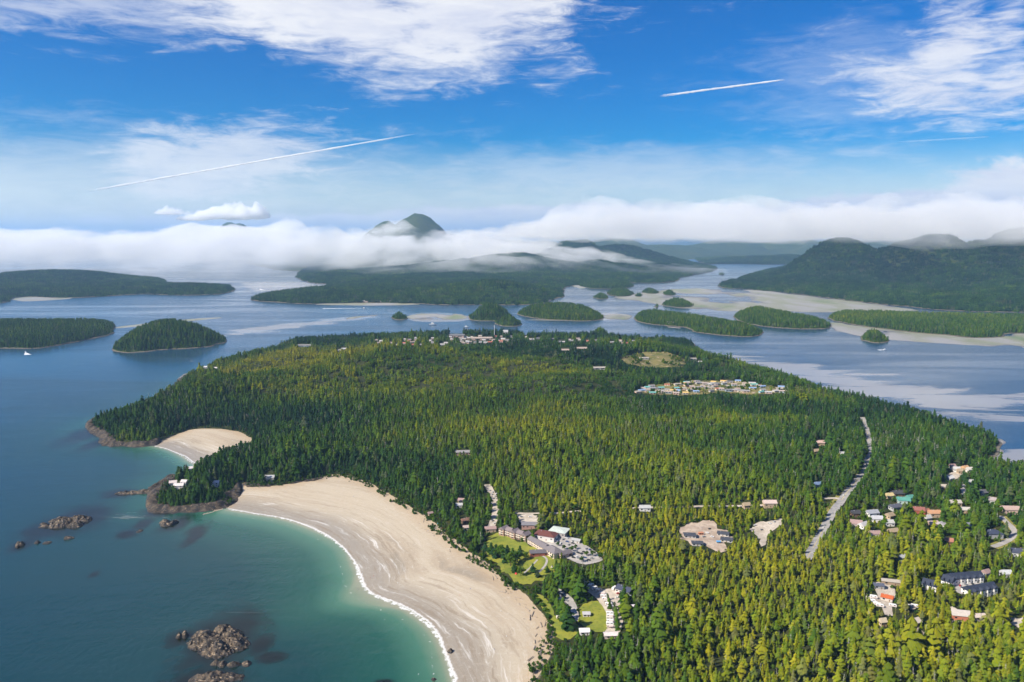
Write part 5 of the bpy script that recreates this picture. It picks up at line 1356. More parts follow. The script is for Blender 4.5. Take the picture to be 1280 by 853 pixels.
# low bushes and dune scrub along the top of the sand
Q = []
for k in range(len(VEG_P) - 1):
    p, q = VEG_P[k], VEG_P[k + 1]; d = q - p; L = np.hypot(*d)
    if L < 1e-6 or p[1] > 1500: continue
    nrm = np.array([-d[1], d[0]]) / L
    for _ in range(int(L * 1.6)): Q.append(p + d * GT.random() - nrm * GT.uniform(-9, 16) * (1 if GT.random() < .8 else 1.6))
Q = np.array(Q); qz = np.maximum(land_z(Q[:, 0], Q[:, 1]), 2.0); ux, uy = proj(Q[:, 0], Q[:, 1], qz + 1); ii = np.clip(np.round(ux).astype(int), 0, 1279); jj = np.clip(np.round(uy).astype(int), 0, 852)
kp = (fbm(Q[:, 0], Q[:, 1], 22, 3, 5) + 0.03 * samp(PS, Q[:, 0], Q[:, 1]) > -0.12) & (~MASK[jj, ii])
Q, qz = Q[kp], qz[kp]
forest_points('dune_scrub', np.column_stack([Q, qz - 1.0]), RNG.uniform(2.5, 6.5, len(Q)), RNG.uniform(0, 6.28, len(Q)), np.full(len(Q), .4), RNG.integers(0, 2, len(Q)), [FIRST[('broad', 0)], FIRST[('broad', 1)]], 'low green dune scrub between the sand and the forest', 'scrub')
# undergrowth that breaks the edges of clearings and crowds round the houses
Q = []
for P in CLEAR_W:
    for p, q in zip(P, np.roll(P, -1, 0)):
        L = np.hypot(*(q - p)); nn = int(L / (3.2 if p[1] < 1500 else 7)) + (GT.random() < (L / 3.2) % 1)
        for _ in range(nn): Q.append(p + (q - p) * GT.random() + np.array([GT.gauss(0, 2.6), GT.gauss(0, 4.0) + 1.5]) * (1 if p[1] < 1500 else 3))
for hx, hy, w in HOUSE_W:
    far_ = hy > 1700
    for _ in range(9 if not far_ else 4):
        a = GT.uniform(0, 6.28); r = w * 0.5 + GT.uniform(3, 9) * (1 if not far_ else 1.8); Q.append(np.array([hx + r * math.cos(a), hy + r * math.sin(a)]))
Q = np.array(Q); qz = land_z(Q[:, 0], Q[:, 1]); kp = qz > 2.5
for nm2 in ('camp_road', 'parking_lot', 'caravan_pitch', 'building_site', 'gravel_lot', 'boat_yard', 'terrace_court', 'camp_green', 'camp_lawn'):
    a = np.array(CLEAR[nm2], float); rx, ry, _z = ground(a[:, 0], a[:, 1]); kp &= sdf(np.stack([rx, ry], 1), Q[:, 0], Q[:, 1]) < 3.5
for hx, hy, w in HOUSE_W: kp &= np.hypot(Q[:, 0] - hx, Q[:, 1] - hy) > w * 0.5
free = np.zeros(len(Q), bool)
extra = []
for nm2, n2, keep_off in (('trailer_park', 130, 7.5), ('rocky_clearing', 190, 0)):
    a = np.array(CLEAR[nm2], float); rx, ry, _z = ground(a[:, 0], a[:, 1]); PP = np.stack([rx, ry], 1); lo_, hi_ = PP.min(0), PP.max(0)
    for _ in range(n2 * 3):
        w = np.array([GT.uniform(lo_[0], hi_[0]), GT.uniform(lo_[1], hi_[1])])
        if sdf(PP, w[:1], w[1:])[0] > 0 and float(fbm(w[:1], w[1:], 60, 3, 8)[0]) > -0.05 and not any(math.hypot(w[0] - hx, w[1] - hy) < keep_off for hx, hy, _w in HOUSE_W): extra.append(w)
Q = np.concatenate([Q, np.array(extra)]); qz = land_z(Q[:, 0], Q[:, 1]); kp = np.concatenate([kp, np.ones(len(extra), bool)]); free = np.concatenate([free, np.ones(len(extra), bool)])
uh = RNG.uniform(0.35, 1, len(Q)) * np.where(Q[:, 1] < 1500, 7.0, 9.0)
for f in (0.1, 0.5, 0.9):
    ux, uy = proj(Q[:, 0], Q[:, 1], qz + uh * f); kp &= free | ~MASK[np.clip(np.round(uy).astype(int), 0, 852), np.clip(np.round(ux).astype(int), 0, 1279)]
uh = np.where(free, uh * 1.5, uh)
Q, qz, uh = Q[kp], qz[kp], uh[kp]
kk = np.where(RNG.random(len(Q)) < 0.7, RNG.integers(0, 2, len(Q)), 2 + RNG.integers(0, 3, len(Q)))
forest_points('undergrowth', np.column_stack([Q, qz - 0.8]), uh, RNG.uniform(0, 6.28, len(Q)), RNG.uniform(.3, .7, len(Q)), kk,
              [FIRST[('broad', 0)], FIRST[('broad', 1)], FIRST[('full', 0)], FIRST[('full', 1)], FIRST[('full', 2)]], 'bushes and saplings crowding the edges of the clearings and gardens', 'undergrowth')
print('TREES single', nm.sum(), 'clumps', cp.sum(), 'own', isown.sum())

# woods on the islands and the mountains: one mass each
FAR_TXT = {'island': 'dark conifer wood covering the small channel island', 'large_island': 'hazy conifer forest covering the large hilly island', 'mountain': 'dark forest on the cone-shaped peak above the fog',
           'mountain_range': 'blue-green conifer forest on the mountain slopes across the mudflat', 'wooded_point': 'even conifer wood on the low point before the mudflat', 'far_hills': 'pale hazy forest on the far channel hills'}
tot = 0
for li, (nm_, xs, ys, h, s) in enumerate(LANDS):
    if nm_ in ('far_mountains', 'mountain'): continue
    Dm = ys.mean()
    small = (xs[-1] - xs[0]) < 2500 and Dm < 7200 and nm_ != 'mountain_range'
    stp = 9.5 if small and Dm < 4600 else (11.0 if small else 27.0)
    X, Y = np.meshgrid(np.arange(xs[0], xs[-1], stp), np.arange(ys[0], ys[-1], stp))
    X = (X + RNG.uniform(-.48, .48, X.shape) * stp).ravel(); Y = (Y + RNG.uniform(-.48, .48, Y.shape) * stp).ravel()
    ss = samp_grid(xs, ys, s, X, Y); zz = samp_grid(xs, ys, h, X, Y)
    e = 5 if small else 16
    k = (ss > e * 0.4) & (zz > 1.4) & (np.abs(X / Y) < 0.78)
    X, Y, zz, ss = X[k], Y[k], zz[k], ss[k]
    if len(X) == 0: continue
    tn = 0.27 + 0.26 * fbm(X, Y, 420, 4, 60 + li) + RNG.normal(0, 0.09, len(X))
    tn = tn + {'wooded_point': 0.10, 'mountain_range': -0.18, 'large_island': -0.06}.get(nm_, 0.0)  # mountain slopes: cloud shade and haze blue put into the foliage tint
    hs = RNG.uniform(0.6, 1.4, len(X)) * (0.6 + 0.4 * smooth(ss, e, e + 30))
    if small:
        hh = hs * 19; kk = RNG.integers(0, 6, len(X)); src = [FIRST[q] for q in KINDS_T[:6]]
    else:
        hh = hs * 1.0; kk = RNG.integers(0, 5, len(X)); src = CL_FAR_OB
    tot += len(X)
    forest_points('forest', np.stack([X, Y, zz - 0.5], 1), hh, RNG.uniform(0, 6.28, len(X)), tn, kk, src, FAR_TXT[nm_])
print('FAR instances', tot)

# ------------------------------------------------------------------ rocks
def heap(name, cx, cy_, hw, hd, ht, rz, lobes, seed, mat, step):
    rg_ = random.Random(seed)
    n = int(max(hw, hd) * 1.5 / step)
    g = np.arange(-n, n + 1) * step
    X, Y = np.meshgrid(g, g)
    c, s = math.cos(rz), math.sin(rz)
    U, Vv = X * c + Y * s, -X * s + Y * c
    H = np.full(X.shape, -9.0)
    for k in range(lobes):
        lx = rg_.uniform(-0.7, 0.7) * hw if lobes > 1 else 0; ly = rg_.uniform(-0.55, 0.55) * hd if lobes > 1 else 0
        rx = hw * rg_.uniform(0.32, 0.62) if lobes > 1 else hw; ry = hd * rg_.uniform(0.35, 0.62) if lobes > 1 else hd; hh = ht * rg_.uniform(0.55, 1.0)
        q = np.sqrt(((U - lx) / rx) ** 2 + ((Vv - ly) / ry) ** 2)
        H = np.maximum(H, hh * (1.25 - q ** 1.7) )
    wx, wy = X + cx, Y + cy_
    H = H * (0.72 + 0.5 * ridged(wx * 1.0 + wy * 0.35, wy * 0.55, max(4, hw * 0.3), 4, seed)) + (ridged(wx, wy, 6, 4, seed + 5) - 0.6) * ht * 0.75 - 0.3
    keep = H > -1.5
    me = grid_mesh(name, g, g, keep, np.maximum(H, -2.5), mat)
    me.polygons.foreach_set('use_smooth', np.zeros(len(me.polygons), bool))
    return add_obj(name, me, loc=(cx, cy_, 0))
for i, (lb, px, py, hw, hd, ht, rz, lobes) in enumerate(ROCKS):
    x, y = gp(px, py, 1.0)
    o = heap('sea_rock', float(x), float(y), hw, hd * 1.35, ht, rz, lobes, 100 + i, M_ROCK, 0.9 if hw > 12 else 0.6)
    tag(o, lb, 'rock')
M_SHORE = mat_rock('headland_rock', 0.7, 0.60)
def rocky_shore(x0, x1, y0, y1, width, amp, seed):
    a = np.array([(x0, y0), (x1, y0), (x1, y1), (x0, y1)], float); X_, Y_ = gp(a[:, 0], a[:, 1])
    xs = np.arange(X_.min(), X_.max(), 2.2); ys = np.arange(Y_.min(), Y_.max(), 2.2)
    X, Y = np.meshgrid(xs, ys)
    s = sdf(PEN_P, X, Y) + fbm(X, Y, 30, 3, seed) * 9
    env = np.exp(-((s - 1) / width) ** 2)
    px_, py_ = proj(X, Y, np.zeros_like(X))
    env = env * smooth(px_, x0, x0 + 6) * smooth(px_, x1, x1 - 6) * smooth(py_, y0, y0 + 2) * smooth(py_, y1, y1 - 2)
    h = -2.2 + env * amp * (0.35 + ridged(X, Y * 0.8, 16, 4, seed + 2)) + np.clip(s, 0, 14) * 0.12 * env
    o = add_obj('rocky_shore', grid_mesh('rocky_shore', xs, ys, (h > -1.6) & (s < 24), h, M_SHORE)); tag(o, kind='structure')
rocky_shore(180, 306, 596, 646, 14, 8.5, 201)
rocky_shore(300, 408, 596, 616, 10, 6.0, 202)
rocky_shore(104, 204, 516, 562, 14, 8.5, 203)
rocky_shore(200, 262, 455, 492, 12, 4.5, 204)
rocky_shore(352, 400, 419, 436, 16, 6, 205)

# ------------------------------------------------------------------ vehicles, caravans, boats
def car_meshes(col):
    b = MB()
    prof = [(-2.2, .45), (-2.2, .85), (-1.95, .98), (-1.0, 1.0), (0.95, 1.02), (2.05, .88), (2.2, .62), (2.2, .4)]
    n = len(prof)
    for s in (-1, 1): b.v += [(x, s * 0.88, z) for x, z in prof]
    b.f += [tuple(range(n)), tuple(range(2 * n - 1, n - 1, -1))] + [(i, n + i, n + (i + 1) % n, (i + 1) % n) for i in range(n)]
    r = MB(); r.v = [(-1.15, -.74, 1.47), (0.35, -.74, 1.47), (0.35, .74, 1.47), (-1.15, .74, 1.47), (-1.2, -.76, 1.40), (0.42, -.76, 1.40), (0.42, .76, 1.40), (-1.2, .76, 1.40)]
    r.f = [(0, 1, 2, 3), (7, 6, 5, 4), (4, 5, 1, 0), (5, 6, 2, 1), (6, 7, 3, 2), (7, 4, 0, 3)]
    m = paint(col, 0.35)
    return b.mesh('body', m), r.mesh('roof_panel', m)
cab = MB(); cab.v = [(-1.75, -.82, 1.0), (1.0, -.82, 1.0), (1.0, .82, 1.0), (-1.75, .82, 1.0), (-1.18, -.74, 1.41), (0.38, -.74, 1.41), (0.38, .74, 1.41), (-1.18, .74, 1.41)]
cab.f = [(4, 5, 6, 7), (3, 2, 1, 0), (0, 1, 5, 4), (1, 2, 6, 5), (2, 3, 7, 6), (3, 0, 4, 7)]
CAB_ME = cab.mesh('cabin_glass', M_GLASS); WHEEL_ME = MB().cyl((0, -.11, 0), (0, .11, 0), 0.34, 10).mesh('wheel', M_TYRE)
CARC = {'white': (0.75, 0.75, 0.74), 'black': (0.02, 0.02, 0.022), 'grey': (0.25, 0.26, 0.27), 'silver': (0.5, 0.51, 0.52), 'red': (0.40, 0.03, 0.03), 'blue': (0.04, 0.09, 0.25)}
CAR_ME = {k: car_meshes(v) for k, v in CARC.items()}
def car(px, py, rz, col, where, off=0.45, big=1.0):
    x, y, z = [float(v) for v in ground(px, py)]
    e = add_obj('parked_car' if 'highway' not in where else 'car', None, loc=(x, y, z + off), rz=rz); tag(e, '%s car %s' % (col, where), 'car', '%s cars %s' % (col, where)); e.scale = (big,) * 3
    add_obj('body', CAR_ME[col][0], e); add_obj('roof_panel', CAR_ME[col][1], e); add_obj('cabin', CAB_ME, e)
    for sx in (-1.35, 1.35):
        for sy in (-.8, .8): add_obj('wheel', WHEEL_ME, e, (sx, sy, 0.34))
rc = random.Random(9)
LOT = 'parked on the resort car park'
for i, (px, py) in enumerate(((695, 677), (698, 678.5), (701, 680), (704, 675), (708, 673.5), (709, 678), (711, 682), (716, 680), (721, 691), (724, 692.5), (727, 693), (730, 691), (733, 687), (737, 688), (744, 692), (748, 695),
                              (721, 697), (724, 699), (727, 700.5), (731, 698), (736, 701), (740, 699), (714, 696), (717, 698))):
    car(px, py, rc.choice([-0.45, 1.1, 1.12, -0.47]), rc.choice(['white', 'black', 'black', 'grey', 'silver', 'white', 'blue', 'grey']), LOT)
for px, py in ((612, 614), (616, 616), (621, 618), (619, 621), (617, 624), (615, 619), (616, 652), (618, 655)): car(px, py, rc.uniform(0.6, 1.4), rc.choice(['white', 'silver', 'black', 'grey']), 'parked along the tree-lined driveway')
for px, py, c in ((697, 741, 'red'), (702, 745, 'black'), (705, 748, 'black'), (708, 752, 'grey'), (711.5, 760, 'black'), (716, 768, 'silver'), (717, 773, 'white')): car(px, py, -0.5, c, 'parked on the camp road', 0.62)
for px, py, c in ((773, 743, 'red'), (772, 748, 'white'), (777, 754, 'silver'), (780, 764, 'white'), (781, 769, 'silver'), (782, 774, 'grey'), (783, 779, 'white')): car(px, py, 0.05, c, 'parked by the caravan rows')
for px, py, c in ((1054, 620, 'white'), (1029, 660, 'white'), (1031, 657, 'grey'), (1083, 581, 'black'), (1040, 642, 'silver'), (1086, 556, 'white')): car(px, py, 1.2, c, 'driving on the highway', 0.4)
for px, py, c in ((1252, 667, 'white'), (1255, 668.5, 'white'), (1257, 666, 'silver'), (1249, 666, 'black')): car(px, py, 0.3, c, 'parked inside the road bend')
for px, py, c in ((1200, 733, 'red'), (1208, 732, 'grey'), (1216, 731, 'black'), (1204, 739, 'silver'), (1212, 736, 'white'), (1226, 731, 'grey')): car(px, py, 1.0, c, 'parked in the terrace court')
for px, py, c in ((704, 645.5, 'white'), (708, 646, 'white'), (652, 647, 'grey'), (663, 647, 'white')): car(px, py, 0.2, c, 'parked by the gravel yard')
for px, py, c in ((944, 657, 'white'), (962, 655, 'white'), (968, 653, 'silver'), (952, 663, 'grey'), (884, 667, 'white'), (890, 672, 'white'), (880, 672, 'grey'), (887, 662, 'black')): car(px, py, rc.uniform(-1, 1), c, 'standing on the bare gravel')

def rv_meshes():
    b = MB(); L, Wd, H = 7.4, 2.5, 2.9
    prof = [(-L / 2, .5), (-L / 2, H - .25), (-L / 2 + .3, H), (L / 2 - .9, H), (L / 2 - .1, H - .7), (L / 2, 1.3), (L / 2 - .2, .5)]
    n = len(prof)
    for s in (-1, 1): b.v += [(x, s * Wd / 2, z) for x, z in prof]
    b.f += [tuple(range(n)), tuple(range(2 * n - 1, n - 1, -1))] + [(i, n + i, n + (i + 1) % n, (i + 1) % n) for i in range(n)]
    return b
RVB = rv_meshes()
RV_ME = {'white': RVB.mesh('body', paint((0.74, 0.73, 0.71), 0.45)), 'cream': RVB.mesh('body', paint((0.66, 0.60, 0.52), 0.45))}
RV_STR = MB().box((0, -1.26, 1.25), (7.0, 0.03, 0.35)).mesh('stripe', paint((0.34, 0.12, 0.10))); RV_WIN = MB().box((0, -1.265, 2.05), (1.5, 0.03, .7)).mesh('window', M_GLASS)
RV_VENT = MB().box((0, 0, 3.0), (0.9, 0.7, .25)).mesh('roof_vent', paint((0.5, 0.5, 0.5))); RV_AWN = MB().box((0.2, -2.2, 2.5), (4.2, 1.9, 0.08)).mesh('awning', paint((0.62, 0.50, 0.46)))
RV_HITCH = MB().cyl((3.6, 0, .55), (4.7, 0, .5), 0.07, 6).mesh('hitch', paint((0.1, 0.1, 0.1)))
def rv(px, py, rz, col, where, group, awn=False, off=0.4, s=1.0):
    x, y, z = [float(v) for v in ground(px, py)]
    e = add_obj('caravan', None, loc=(x, y, z + off), rz=rz); e.scale = (s,) * 3; tag(e, '%s caravan %s' % (col, where), 'caravan', '%s %s' % (col, group))
    add_obj('body', RV_ME[col], e); add_obj('stripe', RV_STR, e); add_obj('roof_vent', RV_VENT, e); add_obj('hitch', RV_HITCH, e)
    for u in (-2.2, 1.6): add_obj('window', RV_WIN, e, (u, 0, 0))
    for u in (-0.9, 0.0):
        for sy in (-1.1, 1.1): add_obj('wheel', WHEEL_ME, e, (u, sy, 0.36))
    if awn: add_obj('awning', RV_AWN, e)
def alt(i): return 'white' if i % 3 else 'cream'
for i in range(6): rv(753 + i * 2.0, 744 + i * 3.3, -0.05, alt(i), 'in the upper row beside the camp green', 'caravans in the upper row', i % 2 == 0)
for i in range(6): rv(762.5 + (i % 2) * 0.6, 768.5 + i * 3.3, -0.05, alt(i + 1), 'in the lower row beside the camp green', 'caravans in the lower row', i % 2 == 1)
for i, (px, py) in enumerate(((734, 731), (738.5, 733.5), (743, 737), (748, 739.5), (728, 730))): rv(px, py, 0.5, alt(i), 'among bushes above the camp green', 'caravans among the bushes')
for i, (px, py) in enumerate(((693.5, 742), (697, 747.5), (699, 752), (701, 758), (701, 764), (701.5, 769), (700, 774))): rv(px, py, 0.15, alt(i), 'along the shore side of the camp road', 'caravans along the camp road', i % 2 == 0, 0.6)
for i, (px, py) in enumerate(((1087, 750), (1090, 753), (1093, 756), (1097, 757), (1100, 759), (1116, 759), (1135, 759.5), (1143.5, 759.5), (1092, 748))): rv(px, py, -0.4, alt(i), 'standing in the boat yard', 'caravans in the boat yard')
for i, (px, py) in enumerate(((768, 737), (786, 749))): rv(px, py, 0.9, 'white', 'beside the camp office', 'caravans by the camp office')
# tents and gear under the dune edge
def tent(px, py, col, label):
    x, y, z = [float(v) for v in ground(px, py)]
    e = add_obj('tent', None, loc=(x, y, z + 0.1), rz=rc.uniform(0, 3)); tag(e, label, 'tent')
    m = MB(); m.v = [(-1.8, -1.4, 0), (1.8, -1.4, 0), (1.8, 1.4, 0), (-1.8, 1.4, 0), (-1.3, 0, 1.8), (1.3, 0, 1.8)]; m.f = [(3, 2, 1, 0), (0, 1, 5, 4), (2, 3, 4, 5), (1, 2, 5), (3, 0, 4)]
    add_obj('fly_sheet', m.mesh('fly_sheet', paint(col)), e)
    add_obj('flap', MB().poly([(1.56, -0.5, 0.05), (1.84, 0.5, 0.05), (1.46, 0.0, 1.4)]).mesh('flap', paint((0.1, 0.1, 0.1))), e)
for px, py, c, l in ((652, 713, (0.6, 0.12, 0.04), 'orange tent at the foot of the resort garden'), (645, 718, (0.6, 0.05, 0.04), 'red tent at the dune edge below the garden'), (548, 655, (0.06, 0.35, 0.55), 'bright blue tent among the dune bushes'),
                     (553, 661, (0.55, 0.12, 0.06), 'rust-red tent beside the blue one'), (577, 690, (0.1, 0.16, 0.4), 'navy tent on the sand near the cottages'), (690, 709, (0.55, 0.5, 0.45), 'pale grey tent on the resort garden path')):
    tent(px, py, c, l)
def boat(px, py, rz, L, label, wake=0, group=None):
    x, y = [float(v) for v in gp(px, py)]
    e = add_obj('motor_boat', None, loc=(x, y, 0), rz=rz); tag(e, label, 'boat', group); e.scale = (L / 10,) * 3
    h = MB(); ring = [(-5, -1.5), (2, -1.6), (4, -.9), (5.2, 0), (4, .9), (2, 1.6), (-5, 1.5)]; n = len(ring)
    h.v = [(a * 0.9, b * .6, -.4) for a, b in ring] + [(a, b, 1.1) for a, b in ring]
    h.f = [tuple(reversed(range(n))), tuple(range(n, 2 * n))] + [(i, (i + 1) % n, n + (i + 1) % n, n + i) for i in range(n)]
    add_obj('hull', h.mesh('hull', paint((0.76, 0.76, 0.75), 0.4)), e)
    add_obj('cabin', MB().box((-0.3, 0, 1.9), (4, 2.2, 1.7)).box((-0.8, 0, 2.95), (2.2, 1.8, .5)).mesh('cabin', paint((0.72, 0.72, 0.70), 0.4)), e)
    add_obj('windscreen', MB().box((1.75, 0, 2.2), (0.1, 2.0, .7)).mesh('windscreen', M_GLASS), e)
    add_obj('mast', MB().cyl((-1, 0, 3), (-1, 0, 6.5), 0.06, 6).mesh('mast', paint((0.6, 0.6, 0.6))), e)
    if wake:
        V = []; Fq = []; n = 24; rw = random.Random(int(px))
        for i in range(n):
            t = i / (n - 1); u = -L * 0.45 - t * wake; w = L * 0.25 + t * L * 0.5
            for s in (-1, 1): V.append((x + math.cos(rz) * u - math.sin(rz) * s * w * rw.uniform(.7, 1.2), y + math.sin(rz) * u + math.cos(rz) * s * w * rw.uniform(.7, 1.2), 0.06))
        for i in range(n - 1): Fq.append((2 * i, 2 * i + 1, 2 * i + 3, 2 * i + 2))
        o = add_obj('wake_foam', np_mesh('wake_foam', V, Fq, M_FOAM)); tag(o, 'white foam wake trailing the ' + label.split(' ', 1)[1], 'foam', kind='stuff')
M_FOAM = mat_simple('foam', (0.62, 0.64, 0.66), 0.8, 0.2, 0.25, 0.2)
boat(32, 441, 2.2, 14, 'white motor boat rounding the western island', 60); boat(325, 361.5, 2.0, 22, 'white ferry boat off the large island point', 120); boat(455, 385.6, 0.05, 18, 'white speed boat crossing off the village beach', 220)
boat(1106, 437.5, 0.2, 12, 'small white boat alone in the right-hand channel'.replace('right-hand ', 'wide '), 20)
boat(541, 406.5, 0.1, 34, 'long low work boat in the town channel'); boat(583, 409.5, 0.1, 22, 'low skiff moored in the town channel')
for i, (px, py) in enumerate(((706, 421.5), (711, 420.5), (716, 421), (719, 422), (709, 423))): boat(px, py, rc.uniform(-.4, .4), rc.uniform(14, 22), 'white fishing boat moored in the town harbour', 0, 'fishing boats in the harbour')
for i in range(8): boat(725 + i * 2.2, 420.3 - (i % 3) * 0.7, rc.uniform(1.2, 1.8), 11, 'white boat berthed on the floating dock', 0, 'boats on the floating dock')
def dock(px0, py0, px1, py1, w, label):
    a, b = [np.array(gp(*q)) for q in ((px0, py0), (px1, py1))]; c = (a + b) / 2; L = float(np.hypot(*(b - a))); rz = math.atan2(b[1] - a[1], b[0] - a[0])
    e = add_obj('floating_dock', None, loc=(float(c[0]), float(c[1]), 0), rz=rz); tag(e, label, 'dock')
    add_obj('deck', MB().box((0, 0, .5), (L, w, .3)).mesh('deck', paint((0.42, 0.36, 0.30))), e)
    for k in range(7):
        add_obj('pile', MB().cyl((-L / 2 + L * k / 6, w / 2 + .3, -2), (-L / 2 + L * k / 6, w / 2 + .3, 2.6), .25, 6).mesh('pile', M_BARK), e)
dock(722, 421.2, 746, 420.2, 4, 'grey floating dock lined with boats'); dock(744, 421.6, 760, 420.8, 8, 'wide wharf beside the tiny wooded islet'); dock(704, 422.6, 722, 422.2, 5, 'short town wharf by the fishing boats'); dock(835, 409, 850, 410.5, 10, 'wooden landing below the island lodge')
# the tall white mast by the town shore
x, y, z = [float(v) for v in ground(618, 421)]
e = add_obj('radio_mast', None, loc=(x, y, z)); tag(e, 'tall white radio mast on the town waterfront', 'mast')
add_obj('pole', MB().cyl((0, 0, 0), (0, 0, 46), 1.0, 6, 0.5).mesh('pole', paint((0.74, 0.74, 0.74))), e); add_obj('antenna', MB().box((0, 0, 38), (5, .6, .6)).box((0, 0, 43), (3.4, .6, .6)).mesh('antenna', paint((0.7, 0.7, 0.7))), e)
# houses of the village on the far beach and the island lodge
for i in range(24):
    px = 448 + i * 3.3; x, y = [float(v) for v in gp(px, 377.2 + rc.uniform(-.5, .5), 6)]
    ri = rc.choice([0, 0, 1, 2, 3])
    small_house('village_house', x, y, 2.5, rc.uniform(12, 20), rc.uniform(9, 13), rc.uniform(5, 7), 3, rc.uniform(-.3, .3), rc.randrange(4), ri, '%s-roofed house behind the village beach across the channel' % SM_RN[ri], 'house', SM_RN[ri] + '-roofed houses behind the village beach', False)
x, y = [float(v) for v in gp(839, 407)]; small_house('island_lodge', x, y + 10, 3, 30, 14, 9, 3, 0, 0, 1, 'cream lodge on the shore of the long wooded island', 'lodge', None, False)
# people walking on the sand
def person_mesh():
    J = {'pelvis': (0, 0, .95, .15), 'chest': (0, 0, 1.3, .17), 'neck': (0, 0, 1.52, .06), 'head': (0, 0.02, 1.66, .105), 'crown': (0, 0.01, 1.74, .08), 'hipl': (-.1, 0, .9, .1), 'kneel': (-.1, .1, .5, .065), 'footl': (-.1, .02, .05, .05), 'toel': (-.1, .17, .03, .04),
         'hipr': (.1, 0, .9, .1), 'kneer': (.1, -.02, .5, .065), 'footr': (.1, -.18, .07, .05), 'toer': (.1, -.04, .03, .04), 'shl': (-.2, 0, 1.42, .07), 'ell': (-.26, -.08, 1.13, .05), 'hal': (-.26, .06, .88, .04), 'shr': (.2, 0, 1.42, .07), 'elr': (.26, .02, 1.13, .05), 'har': (.26, .14, .9, .04)}
    E = [('pelvis', 'chest'), ('chest', 'neck'), ('neck', 'head'), ('head', 'crown'), ('pelvis', 'hipl'), ('hipl', 'kneel'), ('kneel', 'footl'), ('footl', 'toel'), ('pelvis', 'hipr'), ('hipr', 'kneer'), ('kneer', 'footr'), ('footr', 'toer'),
         ('chest', 'shl'), ('shl', 'ell'), ('ell', 'hal'), ('chest', 'shr'), ('shr', 'elr'), ('elr', 'har')]
    k = list(J); me = bpy.data.meshes.new('person_skeleton'); me.from_pydata([J[q][:3] for q in k], [(k.index(a), k.index(b)) for a, b in E], [])
    o = bpy.data.objects.new('person_skeleton', me); C.objects.link(o); o.modifiers.new('skin', 'SKIN'); sv = me.skin_vertices[0].data
    for i, q in enumerate(k): sv[i].radius = (J[q][3],) * 2
    sv[0].use_root = True
    md = o.modifiers.new('sub', 'SUBSURF'); md.levels = 1
    dg = bpy.context.evaluated_depsgraph_get(); r = bpy.data.meshes.new_from_object(o.evaluated_get(dg)); bpy.data.objects.remove(o); bpy.data.meshes.remove(me)
    return r
PM = person_mesh()
CLO = {'dark': (0.03, 0.03, 0.04), 'red': (0.4, 0.05, 0.04), 'blue': (0.05, 0.1, 0.3), 'white': (0.6, 0.6, 0.58)}
PMS = {}
for c_, v_ in CLO.items(): PMS[c_] = PM.copy(); PMS[c_].materials.clear(); PMS[c_].materials.append(paint(v_))
for px, py in ((463, 722), (467, 720), (497, 729), (442, 622), (477, 619), (525, 652), (535, 665), (588, 737), (626, 765), (640, 789), (633, 796), (560, 700), (575, 745), (600, 712), (380, 628), (655, 775), (618, 812)):
    x, y = [float(v) for v in gp(px, py, 1.4)]; d_ = float(sdf(WL_P, np.array([x]), np.array([y]), closed=False)[0]); c_ = rc.choice(list(CLO))
    o = add_obj('person', PMS[c_], loc=(x, y, min(2.5, 0.019 * d_) - 0.02), rz=rc.uniform(0, 6.28)); tag(o, 'person in %s clothes walking on the open sand' % c_, 'person', 'people in %s on the beach' % c_)
# driftwood along the top of the sand
LOG_ME = MB().cyl((-.5, 0, 0), (.5, 0, 0), .5, 7, .36).mesh('driftwood_log', mat_simple('driftwood', (0.30, 0.25, 0.20), 0.9, 0.1, 0.3, 0.5))
for i in range(70):
    t = rc.random(); k = int(t * (len(VEG_P) * 0.62)) + int(len(VEG_P) * 0.10)
    p, q = VEG_P[k], VEG_P[min(k + 1, len(VEG_P) - 1)]; f = rc.random(); d = q - p; nrm = np.array([-d[1], d[0]]) / (np.hypot(*d) + 1e-6)
    w = p + d * f + nrm * rc.uniform(3, 17)
    L = rc.uniform(4, 12); o = add_obj('driftwood_log', LOG_ME, loc=(float(w[0]), float(w[1]), 2.35), rz=math.atan2(d[1], d[0]) + rc.uniform(-.6, .6)); o.scale = (L, L * .11, L * .11)
    wh_ = 'below the camp lawn' if w[1] < 860 else 'below the resort garden' if w[1] < 1010 else 'below the forest cottages'
    sz_ = 'long ' if L > 9 else 'short ' if L < 6 else ''
    tag(o, '%sweathered driftwood log stranded on the sand %s' % (sz_, wh_), 'log', '%sdriftwood logs %s' % (sz_, wh_))

# ------------------------------------------------------------------ vapour trails high in the sky
def mat_trail():
    m, nt, out = new_mat('vapour')
    p = world_pos(nt); n = noise_t(nt, p, 0.00035, 5, 0.6); a = attr(nt, 'edge').outputs['Fac']
    b = nd(nt, 'ShaderNodeBsdfDiffuse', {0: (0.9, 0.9, 0.9, 1)}); tl = nd(nt, 'ShaderNodeBsdfTranslucent', {0: (0.9, 0.9, 0.9, 1)}); t = nd(nt, 'ShaderNodeBsdfTransparent')
    mx0 = nd(nt, 'ShaderNodeMixShader', {0: 0.4, 1: b.outputs[0], 2: tl.outputs[0]})
    al = mth(nt, 'MULTIPLY', a, sstep(nt, n, 0.2, 0.6, 0.6, 1.0))
    mx_ = nd(nt, 'ShaderNodeMixShader', {0: al, 1: t.outputs[0], 2: mx0.outputs[0]})
    nt.links.new(mx_.outputs[0], out.inputs['Surface']); return m
M_TRAIL = mat_trail()
